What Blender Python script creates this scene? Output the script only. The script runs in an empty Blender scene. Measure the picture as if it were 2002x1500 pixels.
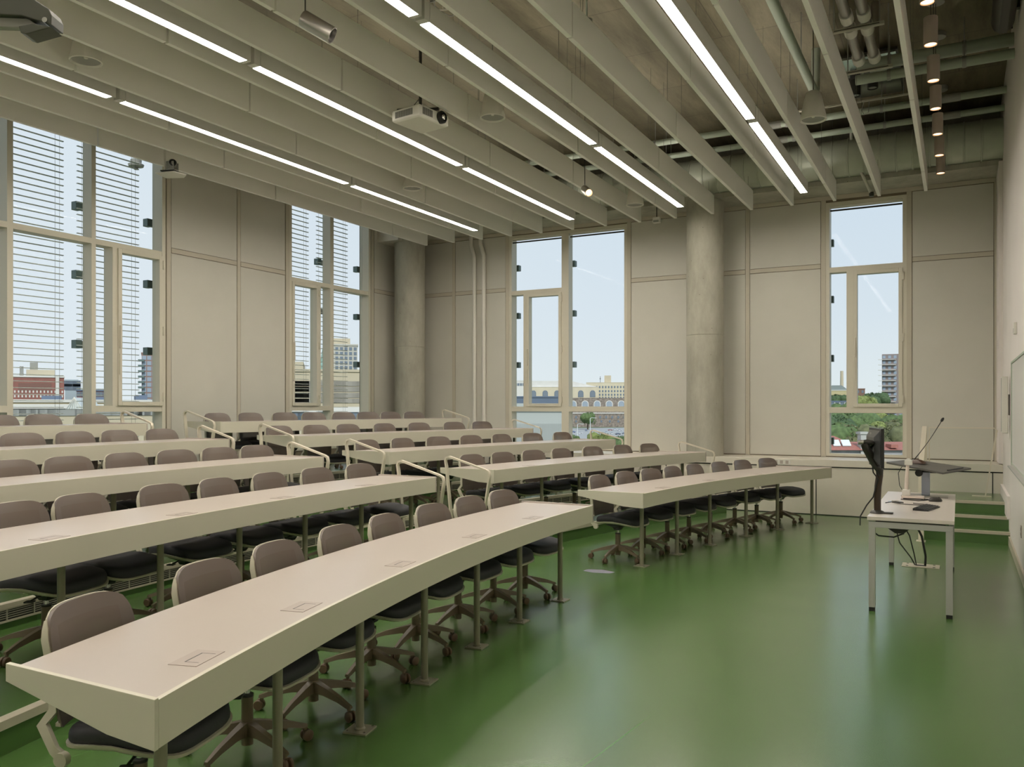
import bpy, math, random
from math import sin, cos, pi, sqrt, atan2, radians, hypot
from mathutils import Vector, Matrix

random.seed(11)
SC = bpy.context.scene
COL = SC.collection

# ------------------------------------------------------------------ camera
FPX, HOR, EYE = 1631.0, 795.0, 1.6
YAW = math.atan(874 / 1631.0)
SY, CY_ = sin(YAW), cos(YAW)
cam = bpy.data.cameras.new('camera')
cam_o = bpy.data.objects.new('camera', cam)
COL.objects.link(cam_o)
cam.sensor_width = 36.0
cam.lens = FPX / 2002.0 * 36.0
cam.shift_y = (HOR - 750.0) / 2002.0
cam.clip_start = 0.05
cam.clip_end = 3000
cam_o.location = (0, 0, EYE)
cam_o.rotation_euler = (pi / 2, 0, YAW)
SC.camera = cam_o


def ray(u, v):
    a = (u - 1001) / FPX
    return (-SY + a * CY_, CY_ + a * SY, (HOR - v) / FPX)


def at_z(u, v, z):
    d = ray(u, v)
    t = (z - EYE) / d[2]
    return Vector((d[0] * t, d[1] * t, z))


def at_w(u, v, w):
    d = ray(u, v)
    return Vector((d[0] * w, d[1] * w, EYE + d[2] * w))


# ------------------------------------------------------------------ tags
def tag(o, label=None, cat=None, group=None, kind=None):
    if label: o['label'] = label
    if cat: o['category'] = cat
    if group: o['group'] = group
    if kind: o['kind'] = kind
    return o


def empty(name, loc=(0, 0, 0), rz=0.0, parent=None):
    o = bpy.data.objects.new(name, None)
    o.empty_display_size = 0.1
    COL.objects.link(o)
    o.location = loc
    o.rotation_euler = (0, 0, rz)
    if parent: o.parent = parent
    return o


def thing(name, label, cat, loc=(0, 0, 0), rz=0.0, group=None):
    return tag(empty(name, loc, rz), label, cat, group)


def kids(o):
    return [c for c in bpy.data.objects if c.parent == o]


def copy_tree(o, tree, parent=None):
    c = o.copy()
    COL.objects.link(c)
    if parent: c.parent = parent
    for ch in tree.get(o.name, ()):
        copy_tree(ch, tree, c)
    return c


def tree_of(o):
    t = {}
    def rec(q):
        ks = kids(q)
        t[q.name] = ks
        for k in ks: rec(k)
    rec(o)
    return t


ORD = ['first', 'second', 'third', 'fourth', 'fifth', 'sixth', 'seventh', 'eighth', 'ninth', 'tenth',
       'eleventh', 'twelfth', 'thirteenth', 'fourteenth', 'fifteenth', 'sixteenth']


# ------------------------------------------------------------------ mesh builder
class MB:
    def __init__(self):
        self.v = []; self.f = []; self.m = []

    def add(self, vs, fs, m=0):
        b = len(self.v)
        self.v += [tuple(p) for p in vs]
        for f in fs:
            self.f.append(tuple(b + i for i in f)); self.m.append(m)
        return self

    def box(self, x0, x1, y0, y1, z0, z1, m=0):
        if x0 > x1: x0, x1 = x1, x0
        if y0 > y1: y0, y1 = y1, y0
        if z0 > z1: z0, z1 = z1, z0
        vs = [(x0, y0, z0), (x1, y0, z0), (x1, y1, z0), (x0, y1, z0), (x0, y0, z1), (x1, y0, z1), (x1, y1, z1), (x0, y1, z1)]
        return self.add(vs, [(0, 3, 2, 1), (4, 5, 6, 7), (0, 1, 5, 4), (1, 2, 6, 5), (2, 3, 7, 6), (3, 0, 4, 7)], m)

    def obox(self, c, ax, ay, az, m=0):
        c = Vector(c); ax = Vector(ax); ay = Vector(ay); az = Vector(az)
        vs = [c + sx * ax + sy * ay + sz * az for sz in (-1, 1) for sx, sy in ((-1, -1), (1, -1), (1, 1), (-1, 1))]
        return self.add(vs, [(0, 3, 2, 1), (4, 5, 6, 7), (0, 1, 5, 4), (1, 2, 6, 5), (2, 3, 7, 6), (3, 0, 4, 7)], m)

    def cyl(self, p0, p1, r0, r1=None, n=14, m=0, caps=True):
        if r1 is None: r1 = r0
        p0 = Vector(p0); p1 = Vector(p1)
        d = (p1 - p0).normalized()
        a = d.orthogonal().normalized(); b = d.cross(a)
        vs = []
        for p, r in ((p0, r0), (p1, r1)):
            for i in range(n):
                t = 2 * pi * i / n
                vs.append(p + a * (cos(t) * r) + b * (sin(t) * r))
        fs = [(i, (i + 1) % n, n + (i + 1) % n, n + i) for i in range(n)]
        if caps:
            fs.append(tuple(range(n - 1, -1, -1))); fs.append(tuple(range(n, 2 * n)))
        return self.add(vs, fs, m)

    def tube(self, pts, r, n=8, m=0, closed=False):
        pts = [Vector(p) for p in pts]
        k = len(pts)
        vs = []
        a = None
        for i, p in enumerate(pts):
            q0 = pts[(i - 1) % k] if (i or closed) else p
            q1 = pts[(i + 1) % k] if (i < k - 1 or closed) else p
            d = (q1 - q0).normalized()
            a = (a - d * a.dot(d)).normalized() if a is not None else d.orthogonal().normalized()
            b = d.cross(a)
            rr = r[i] if isinstance(r, (list, tuple)) else r
            for j in range(n):
                t = 2 * pi * j / n
                vs.append(p + a * (cos(t) * rr) + b * (sin(t) * rr))
        fs = []
        for i in range(k if closed else k - 1):
            i2 = (i + 1) % k
            for j in range(n):
                j2 = (j + 1) % n
                fs.append((i * n + j, i * n + j2, i2 * n + j2, i2 * n + j))
        if not closed:
            fs.append(tuple(range(n - 1, -1, -1))); fs.append(tuple(range((k - 1) * n, k * n)))
        return self.add(vs, fs, m)

    def ribbon(self, pts, wvec, ws, th, m=0):
        """rectangular bar swept along pts; wvec = constant width direction, ws half width(s), th half thickness(es)"""
        pts = [Vector(p) for p in pts]; k = len(pts)
        W = Vector(wvec).normalized()
        vs = []
        for i, p in enumerate(pts):
            q0 = pts[i - 1] if i else p
            q1 = pts[i + 1] if i < k - 1 else p
            d = (q1 - q0).normalized()
            nrm = d.cross(W).normalized()
            w = ws[i] if isinstance(ws, (list, tuple)) else ws
            t = th[i] if isinstance(th, (list, tuple)) else th
            if 0 < i < k - 1:
                c = (p - q0).normalized().dot(d)
                t = t / max(c, .6)
            vs += [p - W * w - nrm * t, p + W * w - nrm * t, p + W * w + nrm * t, p - W * w + nrm * t]
        fs = []
        for i in range(k - 1):
            for j in range(4):
                j2 = (j + 1) % 4
                fs.append((i * 4 + j, i * 4 + j2, i * 4 + 4 + j2, i * 4 + 4 + j))
        fs.append((3, 2, 1, 0)); fs.append(tuple(range((k - 1) * 4, k * 4)))
        return self.add(vs, fs, m)

    def lathe(self, prof, c=(0, 0, 0), n=20, m=0, rot=None, open0=False, open1=False):
        c = Vector(c); vs = []
        for r, z in prof:
            for i in range(n):
                t = 2 * pi * i / n
                p = Vector((r * cos(t), r * sin(t), z))
                if rot is not None: p = rot @ p
                vs.append(c + p)
        fs = []
        for k in range(len(prof) - 1):
            for i in range(n):
                i2 = (i + 1) % n
                fs.append((k * n + i, k * n + i2, k * n + n + i2, k * n + n + i))
        if prof[0][0] > 1e-6 and not open0: fs.append(tuple(range(n - 1, -1, -1)))
        if prof[-1][0] > 1e-6 and not open1: fs.append(tuple(range((len(prof) - 1) * n, len(prof) * n)))
        return self.add(vs, fs, m)

    def prism(self, poly, z0, z1, m=0):
        n = len(poly)
        vs = [(x, y, z0) for x, y in poly] + [(x, y, z1) for x, y in poly]
        fs = [tuple(range(n - 1, -1, -1)), tuple(range(n, 2 * n))]
        fs += [(i, (i + 1) % n, n + (i + 1) % n, n + i) for i in range(n)]
        return self.add(vs, fs, m)

    def loft(self, secs, m=0, cap=True):
        """list of equal-length closed sections"""
        n = len(secs[0]); vs = [p for s in secs for p in s]; fs = []
        for k in range(len(secs) - 1):
            for i in range(n):
                i2 = (i + 1) % n
                fs.append((k * n + i, k * n + i2, k * n + n + i2, k * n + n + i))
        if cap:
            fs.append(tuple(range(n - 1, -1, -1))); fs.append(tuple(range((len(secs) - 1) * n, len(secs) * n)))
        return self.add(vs, fs, m)

    def build(self, name, mats, parent=None, smooth=None, kind=None, bevel=None, loc=None):
        me = bpy.data.meshes.new(name)
        me.from_pydata(self.v, [], self.f)
        if not isinstance(mats, (list, tuple)): mats = [mats]
        for q in mats: me.materials.append(q)
        if len(mats) > 1: me.polygons.foreach_set('material_index', self.m)
        import bmesh
        bm = bmesh.new(); bm.from_mesh(me)
        bmesh.ops.recalc_face_normals(bm, faces=bm.faces)
        bm.to_mesh(me); bm.free()
        if smooth:
            me.polygons.foreach_set('use_smooth', [True] * len(me.polygons))
            me.set_sharp_from_angle(angle=radians(smooth))
        me.update()
        o = bpy.data.objects.new(name, me)
        COL.objects.link(o)
        if parent: o.parent = parent
        if kind: o['kind'] = kind
        if loc is not None: o.location = loc
        if bevel:
            b = o.modifiers.new('bevel', 'BEVEL'); b.width = bevel; b.segments = 2; b.limit_method = 'ANGLE'
        return o


# ------------------------------------------------------------------ materials
def _new(name):
    m = bpy.data.materials.new(name); m.use_nodes = True
    nt = m.node_tree; nt.nodes.clear()
    out = nt.nodes.new('ShaderNodeOutputMaterial')
    return m, nt, out


def P(name, col, rough=.5, metal=0., spec=.5, noise=0., nscale=6., bump=0., bscale=80., stretch=None, coat=0., sheen=0.):
    m, nt, out = _new(name)
    b = nt.nodes.new('ShaderNodeBsdfPrincipled')
    nt.links.new(b.outputs[0], out.inputs[0])
    b.inputs['Base Color'].default_value = (*col, 1)
    b.inputs['Roughness'].default_value = rough
    b.inputs['Metallic'].default_value = metal
    b.inputs['Specular IOR Level'].default_value = spec
    b.inputs['Coat Weight'].default_value = coat
    if noise or bump:
        tc = nt.nodes.new('ShaderNodeTexCoord')
        mp = nt.nodes.new('ShaderNodeMapping')
        nt.links.new(tc.outputs['Object'], mp.inputs[0])
        if stretch: mp.inputs['Scale'].default_value = stretch
    if noise:
        n = nt.nodes.new('ShaderNodeTexNoise'); n.inputs['Scale'].default_value = nscale; n.inputs['Detail'].default_value = 5
        nt.links.new(mp.outputs[0], n.inputs['Vector'])
        mr = nt.nodes.new('ShaderNodeMapRange')
        mr.inputs[1].default_value = .25; mr.inputs[2].default_value = .75
        mr.inputs[3].default_value = 1 - noise; mr.inputs[4].default_value = 1 + noise
        nt.links.new(n.outputs[0], mr.inputs[0])
        vm = nt.nodes.new('ShaderNodeVectorMath'); vm.operation = 'SCALE'
        vm.inputs[0].default_value = col
        nt.links.new(mr.outputs[0], vm.inputs['Scale'])
        nt.links.new(vm.outputs[0], b.inputs['Base Color'])
    if bump:
        n2 = nt.nodes.new('ShaderNodeTexNoise'); n2.inputs['Scale'].default_value = bscale; n2.inputs['Detail'].default_value = 3
        nt.links.new(mp.outputs[0], n2.inputs['Vector'])
        bp = nt.nodes.new('ShaderNodeBump'); bp.inputs['Strength'].default_value = bump; bp.inputs['Distance'].default_value = .01
        nt.links.new(n2.outputs[0], bp.inputs['Height'])
        nt.links.new(bp.outputs[0], b.inputs['Normal'])
    return m


def emis(name, col, s):
    m, nt, out = _new(name)
    e = nt.nodes.new('ShaderNodeEmission')
    e.inputs[0].default_value = (*col, 1); e.inputs[1].default_value = s
    nt.links.new(e.outputs[0], out.inputs[0])
    return m


def glass_mat(name, tint=(.97, .985, .98), refl=.06):
    m, nt, out = _new(name)
    t = nt.nodes.new('ShaderNodeBsdfTransparent'); t.inputs[0].default_value = (*tint, 1)
    g = nt.nodes.new('ShaderNodeBsdfGlossy'); g.inputs['Roughness'].default_value = .01
    lw_ = nt.nodes.new('ShaderNodeLayerWeight')
    pw_ = nt.nodes.new('ShaderNodeMath'); pw_.operation = 'POWER'; pw_.inputs[1].default_value = 4.5
    nt.links.new(lw_.outputs['Facing'], pw_.inputs[0])
    fr = nt.nodes.new('ShaderNodeMath'); fr.operation = 'MULTIPLY_ADD'; fr.inputs[1].default_value = .35; fr.inputs[2].default_value = .0015
    nt.links.new(pw_.outputs[0], fr.inputs[0])
    mx = nt.nodes.new('ShaderNodeMixShader')
    nt.links.new(fr.outputs[0], mx.inputs[0]); nt.links.new(t.outputs[0], mx.inputs[1]); nt.links.new(g.outputs[0], mx.inputs[2])
    nt.links.new(mx.outputs[0], out.inputs[0])
    return m


def mesh_fabric(name, col, alpha):
    m, nt, out = _new(name)
    b = nt.nodes.new('ShaderNodeBsdfPrincipled')
    b.inputs['Base Color'].default_value = (*col, 1); b.inputs['Roughness'].default_value = .42
    t = nt.nodes.new('ShaderNodeBsdfTransparent')
    mx = nt.nodes.new('ShaderNodeMixShader'); mx.inputs[0].default_value = alpha
    nt.links.new(t.outputs[0], mx.inputs[1]); nt.links.new(b.outputs[0], mx.inputs[2])
    nt.links.new(mx.outputs[0], out.inputs[0])
    return m


def floor_mat():
    m, nt, out = _new('green_vinyl')
    b = nt.nodes.new('ShaderNodeBsdfPrincipled'); nt.links.new(b.outputs[0], out.inputs[0])
    tc = nt.nodes.new('ShaderNodeTexCoord')
    n = nt.nodes.new('ShaderNodeTexNoise'); n.inputs['Scale'].default_value = 1.3; n.inputs['Detail'].default_value = 6
    nt.links.new(tc.outputs['Object'], n.inputs['Vector'])
    cr = nt.nodes.new('ShaderNodeValToRGB')
    cr.color_ramp.elements[0].position = .3; cr.color_ramp.elements[0].color = (*FLOOR_A, 1)
    cr.color_ramp.elements[1].position = .7; cr.color_ramp.elements[1].color = (*FLOOR_B, 1)
    nt.links.new(n.outputs[0], cr.inputs[0])
    # weld seams every 2 m in the vinyl sheet
    mp = nt.nodes.new('ShaderNodeMapping'); mp.inputs['Rotation'].default_value = (0, 0, radians(5.1)); mp.inputs['Location'].default_value = (1.77, 0, 0)
    nt.links.new(tc.outputs['Object'], mp.inputs[0])
    sx = nt.nodes.new('ShaderNodeSeparateXYZ'); nt.links.new(mp.outputs[0], sx.inputs[0])
    md = nt.nodes.new('ShaderNodeMath'); md.operation = 'PINGPONG'; md.inputs[1].default_value = 1.0
    nt.links.new(sx.outputs[0], md.inputs[0])
    lt = nt.nodes.new('ShaderNodeMath'); lt.operation = 'LESS_THAN'; lt.inputs[1].default_value = .0035
    nt.links.new(md.outputs[0], lt.inputs[0])
    mx = nt.nodes.new('ShaderNodeMix'); mx.data_type = 'RGBA'
    nt.links.new(lt.outputs[0], mx.inputs[0]); nt.links.new(cr.outputs[0], mx.inputs[6]); mx.inputs[7].default_value = (.078, .178, .045, 1)
    nt.links.new(mx.outputs[2], b.inputs['Base Color'])
    n3 = nt.nodes.new('ShaderNodeTexNoise'); n3.inputs['Scale'].default_value = .9; n3.inputs['Detail'].default_value = 3
    mp3 = nt.nodes.new('ShaderNodeMapping'); mp3.inputs['Scale'].default_value = (1, 2, 1)
    nt.links.new(tc.outputs['Object'], mp3.inputs[0]); nt.links.new(mp3.outputs[0], n3.inputs['Vector'])
    mr = nt.nodes.new('ShaderNodeMapRange'); mr.inputs[1].default_value = .3; mr.inputs[2].default_value = .7
    mr.inputs[3].default_value = FLOOR_R - .015; mr.inputs[4].default_value = FLOOR_R + .02
    nt.links.new(n3.outputs[0], mr.inputs[0]); nt.links.new(mr.outputs[0], b.inputs['Roughness'])
    b.inputs['Specular IOR Level'].default_value = FLOOR_S
    b.inputs['Coat Weight'].default_value = .36; b.inputs['Coat Roughness'].default_value = .24; b.inputs['Coat IOR'].default_value = 1.6
    n4 = nt.nodes.new('ShaderNodeTexNoise'); n4.inputs['Scale'].default_value = 140
    nt.links.new(tc.outputs['Object'], n4.inputs['Vector'])
    bp = nt.nodes.new('ShaderNodeBump'); bp.inputs['Strength'].default_value = .12; bp.inputs['Distance'].default_value = .001
    nt.links.new(n4.outputs[0], bp.inputs['Height']); nt.links.new(bp.outputs[0], b.inputs['Normal'])
    return m


def concrete_mat(name, c0, c1, stretch, board=False):
    m, nt, out = _new(name)
    b = nt.nodes.new('ShaderNodeBsdfPrincipled'); nt.links.new(b.outputs[0], out.inputs[0])
    b.inputs['Roughness'].default_value = .75
    tc = nt.nodes.new('ShaderNodeTexCoord'); mp = nt.nodes.new('ShaderNodeMapping'); mp.inputs['Scale'].default_value = stretch
    nt.links.new(tc.outputs['Object'], mp.inputs[0])
    n = nt.nodes.new('ShaderNodeTexNoise'); n.inputs['Scale'].default_value = 1.6; n.inputs['Detail'].default_value = 10; n.inputs['Roughness'].default_value = .7
    nt.links.new(mp.outputs[0], n.inputs['Vector'])
    cr = nt.nodes.new('ShaderNodeValToRGB')
    cr.color_ramp.elements[0].position = .32; cr.color_ramp.elements[0].color = (*c0, 1)
    cr.color_ramp.elements[1].position = .68; cr.color_ramp.elements[1].color = (*c1, 1)
    nt.links.new(n.outputs[0], cr.inputs[0])
    last = cr.outputs[0]
    vo = nt.nodes.new('ShaderNodeTexVoronoi'); vo.inputs['Scale'].default_value = 7
    nt.links.new(tc.outputs['Object'], vo.inputs['Vector'])
    lt = nt.nodes.new('ShaderNodeMath'); lt.operation = 'LESS_THAN'; lt.inputs[1].default_value = .045
    nt.links.new(vo.outputs['Distance'], lt.inputs[0])
    mx = nt.nodes.new('ShaderNodeMix'); mx.data_type = 'RGBA'
    nt.links.new(lt.outputs[0], mx.inputs[0]); nt.links.new(last, mx.inputs[6]); mx.inputs[7].default_value = (*[q * .55 for q in c0], 1)
    last = mx.outputs[2]
    if board:
        br = nt.nodes.new('ShaderNodeTexBrick')
        br.inputs['Scale'].default_value = 1.0; br.inputs['Mortar Size'].default_value = .006
        br.inputs['Brick Width'].default_value = 2.4; br.inputs['Row Height'].default_value = 1.2
        br.inputs['Color1'].default_value = (1, 1, 1, 1); br.inputs['Color2'].default_value = (.86, .86, .86, 1); br.inputs['Mortar'].default_value = (.55, .55, .55, 1)
        nt.links.new(tc.outputs['Object'], br.inputs['Vector'])
        mu = nt.nodes.new('ShaderNodeMix'); mu.data_type = 'RGBA'; mu.blend_type = 'MULTIPLY'; mu.inputs[0].default_value = 1
        nt.links.new(last, mu.inputs[6]); nt.links.new(br.outputs[0], mu.inputs[7])
        last = mu.outputs[2]
    nt.links.new(last, b.inputs['Base Color'])
    bp = nt.nodes.new('ShaderNodeBump'); bp.inputs['Strength'].default_value = .25; bp.inputs['Distance'].default_value = .01
    nt.links.new(n.outputs[0], bp.inputs['Height']); nt.links.new(bp.outputs[0], b.inputs['Normal'])
    return m


FLOOR_A = (.062, .140, .031)
FLOOR_B = (.070, .152, .037)
FLOOR_R = .25
FLOOR_S = .75
M = {}
M['floor'] = floor_mat()
M['panel'] = P('wall_panel_laminate', (.575, .56, .495), .45, noise=.03, nscale=2)
M['wall_core'] = P('wall_behind_panels', (.20, .16, .11), .8)
M['batten'] = P('wall_batten', (.52, .48, .39), .5)
M['white_wall'] = P('painted_white_wall', (.78, .73, .70), .7, noise=.03, nscale=1.5)
M['frame'] = P('window_frame_cream', (.62, .59, .49), .45)
M['frame_white'] = P('window_reveal_white', (.72, .72, .66), .5)
M['glass'] = glass_mat('window_glass')
M['ledge'] = P('ledge_laminate', (.66, .62, .53), .42, noise=.02)
M['gap'] = P('shadow_gap', (.01, .01, .01), .8)
M['concrete'] = concrete_mat('column_concrete', (.29, .28, .225), (.47, .455, .38), (1.6, 1.6, .6))
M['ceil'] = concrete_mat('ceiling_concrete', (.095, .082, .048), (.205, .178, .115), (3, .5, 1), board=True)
M['baffle'] = P('baffle_white', (.86, .85, .80), .8, bump=.05, bscale=120)
M['alu'] = P('light_housing', (.40, .40, .37), .5, metal=.0)
M['housing'] = P('light_housing_grey', (.62, .61, .57), .5)
M['glow'] = emis('strip_diffuser', (1.0, .92, .80), 46)
M['uplight'] = emis('uplight_diffuser', (1.0, .93, .82), 22.0)  # fill glow added to brighten the concrete and baffles
M['lamp'] = emis('lamp_lens', (1.0, .52, .26), 5)
M['desk'] = P('desk_laminate', (.46, .405, .36), .32, noise=.015, nscale=3)
M['desk_edge'] = P('desk_apron_cream', (.61, .58, .475), .42)
M['post'] = P('post_taupe', (.25, .235, .165), .38, metal=.0, spec=.6)
M['outlet'] = P('outlet_plate', (.42, .36, .32), .4)
M['rail'] = P('handrail_cream', (.62, .57, .46), .4)
M['nosing'] = P('nosing_beige', (.50, .46, .36), .5)
M['grille'] = P('grille_aluminium', (.42, .40, .32), .45, metal=.2)
M['black'] = P('black_plastic', (.012, .012, .012), .4)
M['cushion'] = P('seat_black_fabric', (.028, .028, .033), .62, bump=.1, bscale=300, spec=.5)
M['brown'] = P('backrest_brown', (.130, .100, .082), .36, spec=.8)
M['mesh'] = mesh_fabric('backrest_mesh', (.165, .128, .105), .90)
M['cream'] = P('chair_cream_plastic', (.50, .47, .37), .4)
M['taupe'] = P('chair_taupe_base', (.155, .12, .075), .4)
M['chrome'] = P('chrome', (.75, .75, .75), .15, metal=1)
M['steel'] = P('brushed_steel', (.45, .43, .40), .3, metal=1)
M['caster'] = P('caster_brown', (.12, .075, .045), .45)
M['duct'] = P('galvanised_duct', (.50, .53, .44), .4, metal=.15, noise=.12, nscale=3)
M['pipe'] = P('painted_pipe_green_grey', (.38, .43, .35), .55)
M['white'] = P('white_plastic', (.70, .68, .62), .45)
M['grey'] = P('grey_metal', (.30, .30, .27), .45)
M['dark'] = P('dark_metal', (.035, .033, .028), .4)
M['pendant'] = P('pendant_bronze', (.46, .38, .32), .4, metal=.0)
M['board'] = P('whiteboard', (.74, .73, .71), .22)
M['bracket'] = P('facade_bracket', (.12, .17, .16), .5)
M['slat'] = P('blind_slat', (.62, .66, .66), .45)
M['wire'] = P('suspension_wire', (.10, .10, .08), .5)

# ------------------------------------------------------------------ world
w = bpy.data.worlds.new('sky'); SC.world = w; w.use_nodes = True
nt = w.node_tree; nt.nodes.clear()
wo = nt.nodes.new('ShaderNodeOutputWorld'); bg = nt.nodes.new('ShaderNodeBackground')
nt.links.new(bg.outputs[0], wo.inputs[0])
tc = nt.nodes.new('ShaderNodeTexCoord'); sx = nt.nodes.new('ShaderNodeSeparateXYZ')
nt.links.new(tc.outputs['Generated'], sx.inputs[0])
cr = nt.nodes.new('ShaderNodeValToRGB')
e = cr.color_ramp.elements
e[0].position = 0.0; e[0].color = (.80, .86, .88, 1)
e[1].position = .35; e[1].color = (.60, .72, .86, 1)
e2 = e.new(.10); e2.color = (.72, .80, .88, 1)
nt.links.new(sx.outputs[2], cr.inputs[0])
ma = nt.nodes.new('ShaderNodeMapRange'); ma.inputs[1].default_value = .2; ma.inputs[2].default_value = .8
ma.inputs[3].default_value = 0; ma.inputs[4].default_value = .65
neg = nt.nodes.new('ShaderNodeMath'); neg.operation = 'MULTIPLY'; neg.inputs[1].default_value = -1
nt.links.new(sx.outputs[0], neg.inputs[0]); nt.links.new(neg.outputs[0], ma.inputs[0])
mixw = nt.nodes.new('ShaderNodeMix'); mixw.data_type = 'RGBA'
nt.links.new(ma.outputs[0], mixw.inputs[0]); nt.links.new(cr.outputs[0], mixw.inputs[6]); mixw.inputs[7].default_value = (.80, .86, .92, 1)
nt.links.new(mixw.outputs[2], bg.inputs[0])
bg.inputs[1].default_value = 1.0
sun = bpy.data.lights.new('sun', 'SUN'); sun.energy = 2.6; sun.angle = radians(8); sun.color = (1, .96, .90)  # added from behind the camera to brighten facades under an overcast sky
so = bpy.data.objects.new('sun', sun); COL.objects.link(so)
so.rotation_euler = Vector((-.48, .62, -.62)).to_track_quat('-Z', 'Y').to_euler()
SC.view_settings.view_transform = 'Standard'
SC.view_settings.look = 'None'
SC.view_settings.exposure = 0.0
SC.view_settings.gamma = 1.0
SC.view_settings.use_curve_mapping = False
SC.cycles.use_denoising = True
SC.cycles.max_bounces = 8
SC.cycles.diffuse_bounces = 4
SC.cycles.glossy_bounces = 4
SC.cycles.transparent_max_bounces = 16
SC.cycles.caustics_reflective = False
SC.cycles.caustics_refractive = False
SC.cycles.sample_clamp_indirect = 6.0
# ================================================================== room shell
XL, XR, YB, YF = -9.75, .52, 13.78, -2.6      # left wall, right wall, window wall, wall behind the camera
ZC = 5.85
AX, AY = 12.5, 6.256                          # centre of the seating arcs
T = .16                                       # tier step
RR = [16.84, 18.2, 19.55, 20.88]              # risers
RD = [15.24, 16.93, 18.26, 19.58, 20.88]      # desk front edges
DH = .76


def arcx(r, y): return AX - sqrt(r * r - (y - AY) ** 2)


def on_arc(r, deg, z=0): return Vector((AX - r * cos(radians(deg)), AY + r * sin(radians(deg)), z))


def ang_y(r, y): return math.degrees(math.asin((y - AY) / r))


def circ_u(u, r):
    d = ray(u, HOR)
    a = d[0] ** 2 + d[1] ** 2; b = -2 * (d[0] * AX + d[1] * AY); c = AX * AX + AY * AY - r * r
    t = (-b + sqrt(b * b - 4 * a * c)) / (2 * a)
    return math.degrees(math.asin((t * d[1] - AY) / r))


MB().box(XL - .2, XR + .2, YF - .2, YB + .2, -.2, 0).build('floor', M['floor'], kind='structure')
YE = 12.62
ys = [YF + (YE - YF) * i / 60 for i in range(61)]
for k, r in enumerate(RR):
    poly = [(arcx(r, y), y) for y in ys] + [(XL, YE), (XL, YF)]
    MB().prism(poly, T * k, T * (k + 1)).build('floor_tier', M['floor'], kind='structure')
    b = MB()
    for i in range(60):
        y0, y1 = ys[i], ys[i + 1]
        for c_, z0, z1 in ((.045, T * (k + 1) - (.038 if k == 0 else .03), T * (k + 1) + .004),):
            x0, x1 = arcx(r, y0), arcx(r, y1)
            vs = [(x0 + .016, y0, z0), (x0 - c_, y0, z0), (x0 - c_, y0, z1), (x0 + .016, y0, z1),
                  (x1 + .016, y1, z0), (x1 - c_, y1, z0), (x1 - c_, y1, z1), (x1 + .016, y1, z1)]
            b.add(vs, [(0, 1, 5, 4), (1, 2, 6, 5), (2, 3, 7, 6), (3, 0, 4, 7)] + ([(0, 3, 2, 1)] if i == 0 else []) + ([(4, 5, 6, 7)] if i == 59 else []))
    b.build('trim_%d' % (k + 1), M['nosing'], kind='structure')

# grilles set into the upper tier risers
GN = ['second', 'third', 'fourth']
for k in (1, 2, 3):
    r = RR[k]; z0 = T * k + .055; z1 = T * (k + 1) - .033
    for side, (ya, yb), words_ in (('left', (1.4, 6.65), 'left of the aisle'), ('right', (7.65, 12.45), 'right of the aisle')):
        g = thing('riser_grille', 'beige slatted air grille in the riser behind the %s desk row, %s' % (GN[k - 1], words_), 'air grille', on_arc(r, ang_y(r, (ya + yb) / 2), z0), group='air grilles in the risers')
        o0 = g.location
        n = 26; yy = [ya + (yb - ya) * i / n for i in range(n + 1)]
        bk = MB(); fr = MB(); sl = MB()
        for i in range(n):
            xa, xb = arcx(r, yy[i]), arcx(r, yy[i + 1])
            def strip(mb, q0, q1, za, zb):
                vs = [(xa + q0 - o0.x, yy[i] - o0.y, za - o0.z), (xa + q1 - o0.x, yy[i] - o0.y, za - o0.z), (xa + q1 - o0.x, yy[i] - o0.y, zb - o0.z), (xa + q0 - o0.x, yy[i] - o0.y, zb - o0.z),
                      (xb + q0 - o0.x, yy[i + 1] - o0.y, za - o0.z), (xb + q1 - o0.x, yy[i + 1] - o0.y, za - o0.z), (xb + q1 - o0.x, yy[i + 1] - o0.y, zb - o0.z), (xb + q0 - o0.x, yy[i + 1] - o0.y, zb - o0.z)]
                mb.add(vs, [(0, 3, 2, 1), (4, 5, 6, 7), (0, 1, 5, 4), (1, 2, 6, 5), (2, 3, 7, 6), (3, 0, 4, 7)])
            strip(bk, .001, .004, z0, z1)
            strip(fr, .004, .016, z0 - .012, z0); strip(fr, .004, .014, z1 - .004, z1)
            for j in range(1, 5):
                zz = z0 + (z1 - z0) * j / 5
                strip(sl, .004, .011, zz - .002, zz + .002)
            sl.box(xa + .004 - o0.x, xa + .013 - o0.x, yy[i] - .004 - o0.y, yy[i] + .004 - o0.y, z0 - o0.z, z1 - o0.z)
        bk.build('backing', M['black'], g); fr.build('frame', M['nosing'], g); sl.build('slats', M['grille'], g)

# steps beside the right wall
SX0, SX1 = -.37, XR
SH = .143
sy = [11.2, 11.5, 11.8]
for i, y in enumerate(sy):
    MB().box(SX0, SX1, y, 12.97, SH * i, SH * (i + 1)).build('floor_step', M['floor'], kind='structure')
    MB().box(SX0, SX1, y - .012, y + .04, SH * (i + 1) - .03, SH * (i + 1) + .004).build('trim_%d' % (5 + i), M['nosing'], kind='structure')

# ------------------------------------------------------------------ walls
WINB = [(-7.44, -5.10, .83, 4.79), (-1.83, -.69, .83, 4.77)]
WINL = [(4.72, 7.96, .86, 5.30), (10.40, 12.55, .86, 5.30), (-1.6, 3.2, .86, 5.30)]


def wall_boxes(s0, s1, z0, z1, holes):
    """solid rectangles of a wall with openings"""
    out = []; s = s0
    for a, b, za, zb in sorted(holes):
        out.append((s, a, z0, z1)); out.append((a, b, z0, za)); out.append((a, b, zb, z1)); s = b
    out.append((s, s1, z0, z1))
    return out


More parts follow.
